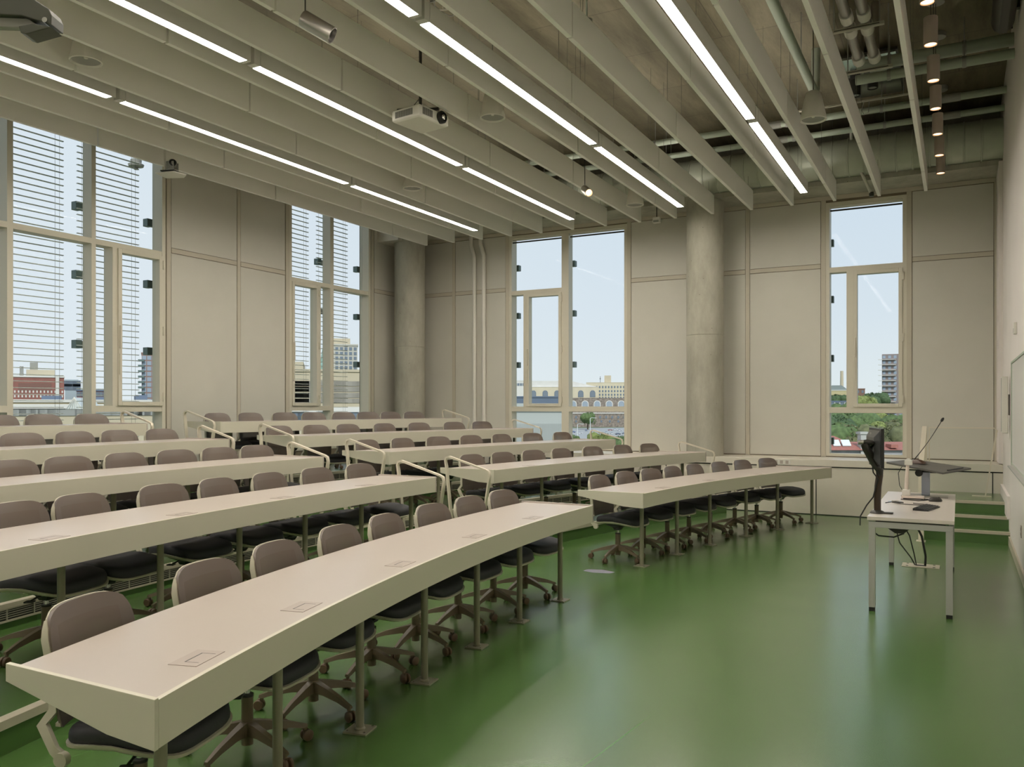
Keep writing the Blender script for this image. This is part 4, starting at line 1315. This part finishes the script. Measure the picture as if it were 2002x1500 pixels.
MB().tube([tip - (tip - pts[-2]).normalized() * .01, tip, tip + (tip - pts[-2]).normalized() * .02, tip + (tip - pts[-2]).normalized() * .035], [.006, .013, .013, .006], 12).build('mic_capsule', M['black'], t, smooth=60)
t = tag(MB().tube([mw + Vector((-.06, .02, .0)), mw + Vector((-.13, .02, -.02)), Vector((mw.x - .17, mw.y, .95)), Vector((mw.x - .155, mw.y - .05, .83)), Vector((mw.x - .10, mw.y - .12, TZ + .006)), Vector((mw.x - .03, mw.y - .25, TZ + .004)), Vector((mw.x + .12, mw.y - .42, TZ + .004)), Vector((mw.x + .03, mw.y - .55, TZ + .004)), Vector((mw.x - .12, mw.y - .5, TZ + .004))], .0035, 6).build('microphone_cable', M['black'], smooth=60),
        'thin dark cable hanging from the lectern board and curling on the white table top', 'cable')

# document camera
dc = at_z(1772, 975, TZ)
t = thing('document_camera', 'small white document camera with an upright arm beside the lectern post', 'document camera', (dc.x, dc.y, TZ))
pk = P('camera_white_pink', (.72, .62, .55), .4)
MB().box(-.04, .15, -.06, .07, .010, .028).box(-.02, .13, -.045, .05, 0, .010, ).build('camera_base', pk, t, bevel=.003)
MB().box(-.025, .14, -.055, .06, .001, .012).build('dark_foot', M['black'], t)
MB().box(-.035, .035, -.03, .03, .028, .085).build('arm_socket', M['white'], t, bevel=.006)
MB().tube([(0, 0, .08), (.004, 0, .20), (.012, 0, .33)], [.018, .016, .014], 14).build('arm', pk, t, smooth=50)
MB().box(-.015, .05, -.04, .04, .315, .36).cyl((.018, -.03, .345), (.018, .03, .345), .03, n=18).build('camera_head', M['white'], t, bevel=.004)

# keyboard, mouse, paper clips of cable
kb = at_z(1812, 994, TZ)
t = thing('keyboard', 'black wireless keyboard lying near the right edge of the white table', 'keyboard', (kb.x, kb.y - .05, TZ), radians(78))
MB().loft([[(-.19, -.06, 0), (.19, -.06, 0), (.19, .06, 0), (-.19, .06, 0)], [(-.19, -.06, .008), (.19, -.06, .008), (.19, .06, .020), (-.19, .06, .020)]]).build('key_bed', M['black'], t, bevel=.002)
b = MB()
for r_ in range(5):
    for c_ in range(15):
        x = -.178 + c_ * .0245; y = -.048 + r_ * .021
        z = .010 + (y + .06) * .1
        b.box(x, x + .0205, y, y + .017, z - .002, z + .004)
b.build('keys', P('keys_dark', (.05, .05, .05), .4), t)
ms = at_z(1826, 982, TZ)
t = thing('computer_mouse', 'dark computer mouse beside the black keyboard', 'computer mouse', (ms.x + .01, ms.y + .06, TZ), radians(20))
secs = [[(se(2 * pi * i / 24, .058 * f, .033 * f, 2.3)[0], se(2 * pi * i / 24, .058 * f, .033 * f, 2.3)[1], z) for i in range(24)] for f, z in ((.93, 0), (1, .008), (.95, .02), (.75, .032), (.4, .038), (.1, .039))]
MB().loft(secs).build('mouse_shell', M['dark'], t, smooth=60)
MB().lathe([(.008, -.003), (.009, 0), (.008, .003)], c=(.03, 0, .032), n=12, rot=Matrix.Rotation(pi / 2, 3, 'X')).build('scroll_wheel', M['black'], t)
cm_ = at_z(1756, 984, TZ)
t = tag(MB().tube([cm_ + Vector((-.10, -.05, .004)), cm_ + Vector((-.02, .02, .012)), cm_ + Vector((.03, -.02, .008)), cm_ + Vector((-.03, -.06, .01)), cm_ + Vector((.05, -.10, .005)), cm_ + Vector((.18, -.12, .005)), cm_ + Vector((.26, -.05, .005)), cm_ + Vector((.12, .0, .006))], .0035, 6).tube([cm_ + Vector((-.05, .02, .004)), cm_ + Vector((.0, -.01, .01)), cm_ + Vector((.04, .03, .004))], .005, 6).build('loose_cables', M['dark'], smooth=60),
        'tangle of thin dark cables on the table between the monitor arm and the document camera', 'cable')
t = thing('table_plate', 'small bright metal cable plate on the table beside the tangled cables', 'cable plate', (cm_.x - .03, cm_.y + .10, TZ))
MB().box(-.06, .06, -.03, .03, 0, .003).build('plate', M['chrome'], t)
MB().box(-.03, .03, -.012, .012, .003, .014).build('socket_block', M['white'], t)

# floor box with two thick black cables
fb = at_z(1800, 1107, 0)
t = thing('floor_box', 'pale square floor box plate under the table with black cables coming out', 'floor box', (fb.x, fb.y, 0))
MB().box(-.17, .17, -.11, .11, 0, .006).build('cover_plate', M['nosing'], t, bevel=.002)
b = MB()
for x in (-.12, .12):
    for y in (-.07, .07): b.cyl((x, y, .006), (x, y, .009), .012, n=10)
b.build('screws', M['dark'], t)
MB().box(-.045, .05, -.03, .02, .006, .010).build('cable_slot', M['black'], t)
def wcable(pts, r, lab):
    tag(MB().tube([Vector(p) for p in pts], r, 8).build('power_cable', M['black'], smooth=60), lab, 'cable')
wcable([(fb.x + .04, fb.y, .005), (fb.x + .045, fb.y, .10), (fb.x + .01, fb.y - .01, .30), (fb.x - .07, fb.y - .03, .48), (fb.x - .14, fb.y - .05, .62), (fb.x - .16, fb.y - .05, .695)], .011, 'thickest black cable rising from the floor box to the underside of the table')
pts = [(fb.x - .05, fb.y, .005), (fb.x - .09, fb.y, .08), (fb.x - .19, fb.y - .02, .22), (fb.x - .235, fb.y - .03, .40), (fb.x - .22, fb.y - .04, .58), (fb.x - .225, fb.y - .04, .695)]
wcable(pts, .006, 'thin black cable bowing left between the floor box and the table')
pts = [(fb.x - .04, fb.y + .01, .005), (fb.x - .06, fb.y, .12), (fb.x - .10, fb.y - .02, .30), (fb.x - .20, fb.y - .03, .48), (fb.x - .225, fb.y - .03, .60), (fb.x - .21, fb.y - .04, .695)]
wcable(pts, .006, 'thin black cable nearly straight between the other two under the table')
# yellow cord loop behind the table, on the stair nosing side
yp = at_w(1825, 1040, 9.6)
tag(MB().tube([(yp.x - .10, TY1 - .1, TZ - .03), (yp.x - .08, TY1 - .09, TZ - .10), (yp.x - .02, TY1 - .09, TZ - .14), (yp.x + .05, TY1 - .09, TZ - .12), (yp.x + .08, TY1 - .1, TZ - .03)], .004, 6).build('yellow_cord', P('cord_yellow', (.55, .42, .10), .5), smooth=60),
    'thin yellow cord hanging in a loop below the far end of the table', 'cable')
# floor sticker patch near the first right chair
sp_ = at_z(1168, 1117, 0)
tag(MB().prism([(-.13, -.05), (-.02, -.09), (.15, -.05), (.17, .03), (.02, .08), (-.12, .04)], 0.0005, .0015).build('floor_patch', P('patch_lilac', (.34, .33, .42), .25), loc=(sp_.x, sp_.y, 0)),
    'pale lilac flat patch on the green floor in front of the first right chair', 'floor patch')
# cable hook and loop under the aisle end of the near desk
hk = Vector((arcx(RD[0] + .25, 6.3), 6.3, .60))
t = thing('desk_cable', 'black cable loop hanging under the aisle end of the near desk', 'cable', hk)
MB().tube([(0, -.45, .03), (.05, -.25, -.02), (.06, -.05, -.03), (.04, .12, .0), (.02, .18, .035)], .006, 6).build('cable', M['black'], t, smooth=60)
MB().cyl((.05, -.12, -.06), (.05, -.12, .03), .005, n=8).build('hook', M['white'], t)
# ================================================================== outside
GZ = -20.0
gm_ = P('city_ground', (.17, .20, .12), .9, noise=.35, nscale=.03)
MB().box(-1400, 900, 14.2, 1800, GZ - 1, GZ).box(-1400, -10.2, -400, 14.2, GZ - 1, GZ).build('ground', gm_, kind='structure')


def wmat(nm, c, r=.8): return P(nm, c, r, noise=.06, nscale=.15)


WD = P('far_window_dark', (.16, .20, .25), .3)
WDB = P('far_window_blue', (.30, .36, .44), .3)
uX, uY = Vector((CY_, SY, 0)), Vector((-SY, CY_, 0))   # across and away


def bldg(label, u0, u1, vt, w_, depth, mat, rows=(), zb=GZ, cat='building', roof=None, winmat=None, yaw=0, name='city_building', ledge=True):
    """block whose front runs from u0 to u1 at distance w_; rows: (v, height_m, n, width_m)"""
    a = at_w(u0, vt, w_); b_ = at_w(u1, vt, w_)
    c = (a + b_) / 2; tilt = math.atan(((u0 + u1) / 2 - 1001) / FPX); W = (b_ - a).length * cos(tilt); H = a.z - zb
    t = thing(name, label, cat, (c.x, c.y, zb), YAW - tilt + radians(yaw), group='buildings outside')
    MB().box(-W / 2, W / 2, 0, depth, 0, H).build('wall', mat, t)
    if ledge: MB().box(-W / 2 - .2, W / 2 + .2, -.25, depth, H, H + .5).build('roof_edge', roof or mat, t)
    me = None
    for v, h, n, ww in rows:
        z = EYE + (HOR - v) / FPX * w_ - zb
        for i in range(n):
            x = -W / 2 + W * (i + .5) / n
            o = MB().box(-ww / 2, ww / 2, -.12, .1, -h / 2, h / 2)
            key = (ww, h)
            if me is None or me[0] != key:
                q = o.build('window', winmat or WD, t); me = (key, q.data)
            else:
                q = bpy.data.objects.new('window', me[1]); COL.objects.link(q); q.parent = t
            q.location = (x, 0, z)
    return t, W, H


def arch_row(t, W, v, w_, zb, n, ww, h, m, trim_=None, x0=None, x1=None):
    z = EYE + (HOR - v) / FPX * w_ - zb
    xa = -W / 2 if x0 is None else x0; xb = W / 2 if x1 is None else x1
    pr = [(-ww / 2, -h / 2), (ww / 2, -h / 2)] + [(ww / 2 * cos(a), h / 2 - ww / 2 + ww / 2 * sin(a)) for a in [pi * i / 10 for i in range(11)]]
    for i in range(n):
        x = xa + (xb - xa) * (i + .5) / n
        if trim_:
            k = 1.28
            MB().loft([[(p[0] * k, y, p[1] * 1.12 + .2) for p in pr] for y in (-.3, .1)]).build('window_surround', trim_, t, loc=(x, 0, z))
        f = MB().loft([[(p[0], y, p[1]) for p in pr] for y in (-.4, .1)]).build('arched_window', m, t, loc=(x, 0, z))
        g = MB()
        for q in (-.25, 0, .25): g.box(q * ww - .05, q * ww + .05, -.45, -.4, -h / 2, h / 2 - abs(q) * ww)
        g.build('glazing_bars', trim_ or M['slat'], f)


cream = wmat('cream_render', (.62, .56, .42)); beige = wmat('beige_render', (.52, .46, .34)); stone = P('grey_stone', (.26, .22, .19), .9, noise=.5, nscale=.5)
brick = P('red_brick', (.28, .12, .10), .85, noise=.15, nscale=.4); pale = wmat('pale_roof', (.66, .65, .62)); slate = wmat('slate_blue_roof', (.13, .17, .24))
# --- behind the wide window of the back wall
t, W, H = bldg('cream building with tall arched windows and white gable roof behind the wide window', 985, 1170, 757, 930, 60, cream, ledge=True, roof=pale)
b = MB(); b.loft([[(-W / 2, y, H), (W / 2, y, H), (W * .2, y, H + 7), (-W * .3, y, H + 7)] for y in (2, 55)]); b.build('roof', pale, t)
arch_row(t, W, 770, 930, GZ, 8, 6.0, 7.6, WD)
t, W, H = bldg('cream block with many small windows, at right behind the wide window', 1146, 1240, 748.5, 1000, 30, cream,
               [(757, 2.6, 16, 1.8), (765, 2.6, 16, 1.8), (772, 2.6, 16, 1.8), (778, 2.6, 16, 1.8)])
MB().box(-4, 4, 8, 16, H, H + 9).build('rooftop_tower', beige, t, loc=(-3, 0, 0))
tt_ = MB().cyl((-12, 10, H), (-12, 10, H + 8), .25, n=6).lathe([(0, H + 4.5), (1.0, H + 5), (0, H + 6)], c=(-12, 10, 0), n=8); tt_.build('mast', M['dark'], t)
t, W, H = bldg('grey stone building with pale arched windows, lower right behind the wide back window', 1085, 1250, 779, 880, 20, stone, [(816, 2.5, 14, 1.9), (824, 2.3, 10, 1.8)])
arch_row(t, W, 792, 880, GZ, 7, 5.8, 8.2, WDB, trim_=pale)
MB().box(-W / 2, W / 2, -.6, 0, EYE + (HOR - 808) / FPX * 880 - GZ - .5, EYE + (HOR - 808) / FPX * 880 - GZ + .5).build('string_course', pale, t)
bldg('slate blue roofed low building behind the left bay of the wide back window', 985, 1098, 777.5, 300, 40, slate)
t, W, H = bldg('pale grey ribbed metal wing outside the lower left bay of the wide window', 975, 1103, 802, 62, 8, P('ribbed_metal', (.42, .45, .44), .5), zb=GZ)
b = MB()
for i in range(60): b.box(-W / 2 + W * i / 60, -W / 2 + W * i / 60 + .03, -.04, 0, 0, H - 1.0)
b.build('ribs', P('rib_metal', (.36, .39, .39), .5), t)
bldg('distant pale block on the skyline left of the wide window casement', 1001, 1026, 745, 800, 30, pale, [(752, 2.5, 5, 2)])
# --- behind the single window
bldg('tall grey apartment tower with rows of balconies behind the right window', 1724, 1795, 692, 470, 25, P('tower_brown', (.26, .22, .21), .8), [], ledge=False)
tw = [o for o in bpy.data.objects if o.name.startswith('city_building')][-1]
W = (at_w(1795, 700, 470) - at_w(1724, 700, 470)).length * cos(math.atan(758 / FPX)); H = at_w(1724, 692, 470).z - GZ
z = H - 1.6; me = None
for f_ in range(17):
    MB().box(-W / 2 - 2.0, -W / 2 + 7.2, -1.6, 0, z - 1.6, z - 1.3).build('balcony', pale, tw)
    for i in range(7):
        x = -W / 2 + 1.1 + i * 2.85
        if me is None:
            q = MB().box(-.75, .75, -.15, .1, -.8, .8).build('window', WDB, tw); me = q.data
        elif len([1]) :
            q = bpy.data.objects.new('window', me); COL.objects.link(q); q.parent = tw
        q.location = (x, 0, z)
        if f_ * 7 + i >= 98: break
    z -= 3.0
t, W, H = bldg('yellowish school-like block with a grey roof and tall chimney, left in the right window', 1612, 1660, 764, 620, 30, wmat('yellow_render', (.52, .45, .26)), roof=pale)
MB().loft([[(-W / 2, y, H), (W / 2, y, H), (W * .2, y, H + 4), (-W * .2, y, H + 4)] for y in (1, 28)]).build('roof', P('grey_roof', (.24, .28, .28), .7), t)
MB().cyl((3.5, 10, H), (3.5, 10, H + 15), 1.3, 1.1, n=14).build('chimney', beige, t, smooth=40)
bldg('small dark brick block left of the apartment tower', 1664, 1691, 761, 640, 20, P('brown_brick', (.22, .13, .10), .8), [(766, 2, 3, 1.5)])
bldg('low pale terrace rooftops below the skyline in the right window', 1612, 1662, 786, 360, 12, pale, [(790, 1.6, 5, 1.6)], roof=slate)
bldg('low brown terrace rooftops left of the tower foot', 1666, 1725, 779, 420, 12, P('terrace_brown', (.26, .18, .16), .8), [(784, 1.6, 8, 1.3)], roof=pale)
# red roofed house
hw = 118
a = at_w(1590, 880, hw); b2 = at_w(1800, 880, hw); c = (a + b2) / 2
t = thing('red_roofed_house', 'stone house with a red tiled hip roof and skylights low in the right window', 'house', (c.x, c.y, GZ), YAW, group='buildings outside')
W = (b2 - a).length; H = a.z - GZ
MB().box(-W / 2, W / 2, 0, 9, 0, H).build('wall', P('house_stone', (.34, .34, .36), .8, noise=.2, nscale=1), t)
redt = P('red_tiles', (.36, .145, .115), .75, noise=.12, nscale=3)
zr = (EYE + (HOR - 853) / FPX * (hw + 3)) - GZ
def xu(u, ww_=hw): return (at_w(u, 880, ww_) - c).dot(uX)
b = MB()
b.loft([[(-W / 2 - .4, -.6, H), (xu(1690), -.6, H), (xu(1690), 9.6, H), (-W / 2 - .4, 9.6, H)], [(xu(1648), 4, zr), (xu(1652), 4, zr), (xu(1652), 4.6, zr), (xu(1648), 4.6, zr)]])
zr2 = (EYE + (HOR - 865) / FPX * (hw + 3)) - GZ
b.loft([[(xu(1660), -.5, H), (W / 2 + .4, -.5, H), (W / 2 + .4, 9.5, H), (xu(1660), 9.5, H)], [(xu(1668), 4, zr2), (W / 2, 4, zr2), (W / 2, 5, zr2), (xu(1668), 5, zr2)]])
b.build('roof', redt, t)
for u, wq in ((1633, 1.0), (1652, 1.2)):
    q = at_w(u, 867, hw + 1.2); lx = (q - c).dot(uX); lz = q.z - GZ
    MB().obox((lx, .9, lz + .05), (wq / 2, 0, 0), (0, .45, .40), (0, -.05, .06)).build('skylight', P('skylight_glass', (.72, .80, .82), .2), t)
cx_ = xu(1689)
MB().box(cx_ - .55, cx_ + .55, -.3, .9, 0, (at_w(1689, 846, hw)).z - GZ).box(cx_ - .7, cx_ + .7, -.45, 1.05, at_w(1689, 849, hw).z - GZ, at_w(1689, 846, hw).z - GZ + .1).build('chimney', P('chimney_grey', (.45, .45, .43), .8), t)
MB().box(xu(1741), xu(1755), -.2, 1.6, at_w(1741, 876, hw).z - GZ, at_w(1741, 869, hw).z - GZ).build('dormer', redt, t)
for u in (1640, 1660, 1745, 1760):
    lx = xu(u); MB().box(lx - .35, lx + .35, -.1, .1, H - 1.9, H - .8).build('window', WD, t)
# --- behind the left windows
t, W, H = bldg('large red brick block with rooftop plant room, through the near left louvred window', 26, 126, 738, 260, 30, brick,
               [(766, .7, 14, .4), (775, .7, 14, .4)], roof=pale, winmat=pale)
MB().box(-W * .25, W * .32, 6, 20, H, H + 2.6).build('plant_room', beige, t)
MB().box(-W * .18, -W * .02, 8, 16, H + 2.6, H + 5).cyl((-W * .36, 4, H), (-W * .36, 4, H + 3.5), .25, n=8).cyl((-W * .32, 4, H), (-W * .32, 4, H + 3.5), .25, n=8).build('vents', M['grey'], t)
MB().box(W * .33, W * .40, -.3, 0, 0, H).build('pale_stair_strip', pale, t)
MB().box(-W * .40, W * .25, -.1, 0, H - 4.2, H - 1.8).build('louvred_band', P('brown_band', (.20, .10, .08), .6), t)
bldg('pale blue-grey office block right of the red brick block', 127, 152, 745, 300, 20, P('office_bluegrey', (.38, .46, .50), .5), [(750, 2.2, 6, 2.6), (757, 2.2, 6, 2.6)])
bldg('small dark red gabled block in the middle of the near left window', 150, 216, 765, 280, 20, P('dark_red_brick', (.24, .12, .12), .85), [(771, 1.5, 9, 1)], roof=slate)
t, W, H = bldg('slim brown apartment tower with balconies through the near left casement', 277, 316, 692, 330, 20, P('tower_redbrown', (.30, .20, .17), .8), [(700 + 10.5 * i, 1.6, 4, 1.5) for i in range(9)], winmat=WDB)
for i in range(9): MB().box(-W / 2 - 1.3, -W / 2 + 1.0, -1.3, 0, EYE + (HOR - 703 - 10.5 * i) / FPX * 330 - GZ - .9, EYE + (HOR - 703 - 10.5 * i) / FPX * 330 - GZ - .1).build('balcony', M['bracket'], t)
bldg('low beige flat-roofed building with grey roof equipment below the near left window', -60, 330, 799, 95, 25, beige, [(806, .8, 22, 1.6)], roof=pale, winmat=P('far_window_grey', (.30, .31, .30), .6))
t, W, H = bldg('wide low yellow-beige warehouse farther out in the near left window', 20, 330, 787, 150, 25, wmat('warehouse_beige', (.50, .42, .28)), [], roof=pale)
MB().box(-W * .30, -W * .18, 2, 8, H, H + 1.2).box(.0, W * .10, 2, 8, H, H + 1.0).box(W * .3, W * .38, 2, 8, H, H + 1.4).build('roof_units', slate, t)
t = thing('roof_tent', 'white ribbed tent-like roof light in front of the warehouse', 'roof structure', at_w(146, 800, 90), YAW)
t.location.z = EYE + (HOR - 800) / FPX * 90
b = MB(); b.loft([[(-.9 * k_, y, 0) for k_ in (1,)] + [(-.9, y, 0), (0, y, 1.25), (.9, y, 0)] for y in (0, 4)])
b.build('tent_sheet', M['slat'], t)
b = MB()
for i in range(7): b.cyl((-.9 + .3 * i, -.1, 0), (0, -.1, 1.3), .03, n=5)
b.build('ribs', M['white'], t)
t, W, H = bldg('big beige parking structure with open decks through the far left louvred window', 520, 735, 727, 170, 30, beige, [(750, 1.0, 9, 5.0), (761, 1.0, 9, 5.0), (773, 1.0, 9, 5.0), (784, .9, 9, 5.0)], winmat=P('deck_shadow', (.34, .32, .28), .8))
MB().box(-W * .5, -W * .16, -.3, 20, H, at_w(560, 708, 170).z - GZ).build('upper_block', beige, t)
bldg('beige grid-fronted tower block with a roof box through the far left louvred window', 645, 699, 676, 260, 20, P('grid_tower', (.50, .49, .44), .8), [(682 + 9.2 * i, .95, 6, .9) for i in range(5)])
tb = [o for o in bpy.data.objects if o.name.startswith('city_building')][-1]
MB().box(-4.5, 2, 2, 12, H * 0 + at_w(650, 676, 260).z - GZ, at_w(650, 661, 260).z - GZ).build('roof_box', beige, tb)
t = thing('church_spire', 'green copper church spire behind the far left casement', 'church spire', at_w(632, 735, 430))
t.location.z = GZ
hz = EYE + (HOR - 676) / FPX * 430 - GZ
MB().box(-3, 3, -3, 3, 0, hz - 17).build('tower_base', pale, t)
MB().lathe([(3.6, hz - 17), (3.2, hz - 10), (1.6, hz - 9), (.2, hz)], n=8).build('spire', P('verdigris', (.25, .38, .33), .7), t)
bldg('low beige building with flat roof at the foot of the parking structure', 540, 760, 806, 80, 12, beige, [(813, .8, 14, 1.2)], roof=pale)

# --- trees
leafs = [P('leaves_%s' % n, c, .8, noise=.45, nscale=1.2) for n, c in (('mid_green', (.10, .155, .055)), ('dark_green', (.065, .11, .045)), ('yellow_green', (.19, .23, .07)), ('olive_green', (.14, .15, .07)))]
bark = P('bark', (.09, .07, .05), .9)


def tree(u, v_top, w_, R, m, label, seed):
    rnd = random.Random(seed)
    top = at_w(u, v_top, w_)
    t = thing('broadleaf_tree', label, 'tree', (top.x, top.y, GZ), rnd.uniform(0, 6), group='trees outside')
    H = top.z - GZ
    b = MB()
    nb = 16
    for i in range(nb):
        th = rnd.uniform(0, 2 * pi); ph = rnd.uniform(-.55, 1)
        rr = R * rnd.uniform(.35, .68)
        c = Vector((cos(th) * rr, sin(th) * rr, H - R * .80 + ph * R * .42)) if i else Vector((0, 0, H - R * .5))
        r = R * rnd.uniform(.34, .5)
        if i: c.z = min(c.z, H - r)
        n1, n2 = 9, 7
        rings = []
        for q in range(n2 + 1):
            phi = pi * q / n2
            rings.append([c + Vector((cos(a) * sin(phi), sin(a) * sin(phi), cos(phi))) * r * rnd.uniform(.80, 1.16) for a in [2 * pi * j / n1 for j in range(n1)]])
        b.loft(rings)
    # leaf sprays roughen the outline
    for i in range(1100):
        th = rnd.uniform(0, 2 * pi); ph = rnd.uniform(-.6, pi / 2)
        d = Vector((cos(th) * cos(ph), sin(th) * cos(ph), sin(ph)))
        c = Vector((0, 0, H - R * .95)) + Vector((d.x * R * 1.0, d.y * R * 1.0, d.z * R * .93)) * rnd.uniform(.80, 1.02)
        s = R * rnd.uniform(.025, .06)
        b.add([c + Vector((rnd.uniform(-1, 1), rnd.uniform(-1, 1), rnd.uniform(-1, 1))) * s for _ in range(4)], [(0, 1, 2), (0, 2, 3), (0, 3, 1), (1, 3, 2)])
    b.build('crown', m, t, smooth=60)
    MB().cyl((0, 0, 0), (0, 0, max(1, H - R)), R * .09, R * .05, n=8).build('trunk', bark, t)


names = ['first', 'second', 'third', 'fourth', 'fifth', 'sixth', 'seventh', 'eighth', 'ninth', 'tenth', 'eleventh', 'twelfth', 'thirteenth', 'fourteenth']
TB = [(1630, 812, 190, 6.0, 1), (1652, 806, 210, 6.5, 0), (1676, 803, 240, 7.5, 0), (1700, 806, 260, 8, 2), (1726, 812, 250, 7.5, 2), (1748, 820, 220, 7, 3), (1768, 812, 230, 7, 0),
      (1634, 828, 150, 5, 0), (1662, 831, 148, 5, 3), (1690, 832, 152, 5, 1), (1715, 826, 160, 5.2, 2), (1740, 833, 152, 5, 3), (1765, 830, 155, 5, 3)]
for i, (u, v, w_, R, m) in enumerate(TB):
    tree(u, v, w_, R, leafs[m], 'green tree behind the red roofed house, %s of the %s rank counted from the left' % (names[i if i < 7 else i - 7], 'far' if i < 7 else 'near'), 30 + i)
tree(1706, 768, 395, 8, leafs[1], 'round dark tree on the skyline left of the tower', 60)
tree(1690, 774, 380, 6, leafs[2], 'lighter tree on the skyline beside the round dark one', 61)
tree(1634, 771, 520, 8, leafs[1], 'dark tree in front of the yellowish block', 62)
tree(1655, 789, 300, 6, leafs[0], 'tree above the hedge line at the left of the right window', 66)
tree(1149, 806, 780, 8.0, leafs[0], 'round green tree in front of the grey stone building', 63)
tree(1178, 846, 420, 8, leafs[2], 'yellow-green bush-like tree in front of the parked cars', 64)
tree(1214, 852, 400, 7, leafs[0], 'green tree at the lower right corner of the wide back window', 65)
tree(1120, 850, 450, 5, leafs[0], 'small green tree beside the mullion of the wide back window', 67)

# --- parked cars, parking ground
MB().prism([((at_z(u, v, GZ + .05)).x, (at_z(u, v, GZ + .05)).y) for u, v in ((1090, 838), (1240, 836), (1240, 858), (1090, 862))], GZ, GZ + .05).build('ground_parking', P('asphalt_pale', (.36, .37, .38), .9), kind='structure')
cars = [(1120, 846, (.10, .14, .30), 'blue'), (1133, 848, (.75, .75, .75), 'white'), (1146, 843, (.12, .15, .25), 'dark blue'), (1160, 852, (.65, .66, .68), 'silver'), (1193, 842, (.40, .12, .10), 'red'),
        (1202, 841, (.80, .80, .80), 'bright white'), (1211, 842.5, (.65, .65, .68), 'light grey'), (1196, 849, (.75, .74, .70), 'cream'), (1208, 850, (.08, .09, .12), 'black'), (1219, 849, (.10, .11, .16), 'navy'),
        (1128, 857, (.60, .60, .62), 'grey'), (1185, 847, (.55, .58, .62), 'pale blue')]
for i, (u, v, c, nm) in enumerate(cars):
    p = at_z(u, v, GZ + .05)
    t = thing('parked_car', '%s parked car seen far below through the wide back window' % nm, 'car', p, YAW + random.choice((0, pi / 2, .3)), group='parked cars')
    MB().loft([[(x, y, z) for y, z in ((-.9, .35), (.9, .35), (.9, .8), (-.9, .8))] for x, z in ((-2.2, 0), (-2.0, 0), (2.0, 0), (2.2, 0))]).build('body', P('paint_%s' % nm.replace(' ', '_'), c, .3), t)
    MB().loft([[(x * s_, y * q_, z) for x, y in ((-1.4, -.8), (1.2, -.8), (1.2, .8), (-1.4, .8))] for z, s_, q_ in ((.8, 1, 1), (1.4, .7, .85))]).build('cabin', WD, t)
    for x in (-1.35, 1.35):
        for y in (-.9, .75): MB().cyl((x, y, .33), (x, y + .15, .33), .33, n=12).build('wheel', M['black'], t)
for u, v0, v1, lab in ((1154, 818, 860, 'tall pale street lamp by the round green tree'), (1129, 830, 868, 'street lamp near the left of the car park')):
    p = at_z(u, 855, GZ)
    w_ = 21.6 * FPX / (855 - HOR)
    t = thing('street_lamp', lab, 'street lamp', p, YAW)
    h = EYE + (HOR - v0) / FPX * w_ - GZ
    MB().cyl((0, 0, 0), (0, 0, h), .35, .22, n=8).build('pole', M['slat'], t)
    MB().tube([(0, 0, h), (1.2, 0, h + .4), (3, 0, h + .3)], .15, 6).box(2.6, 4.4, -.3, .3, h + .1, h + .4).build('lamp_arm', M['slat'], t)
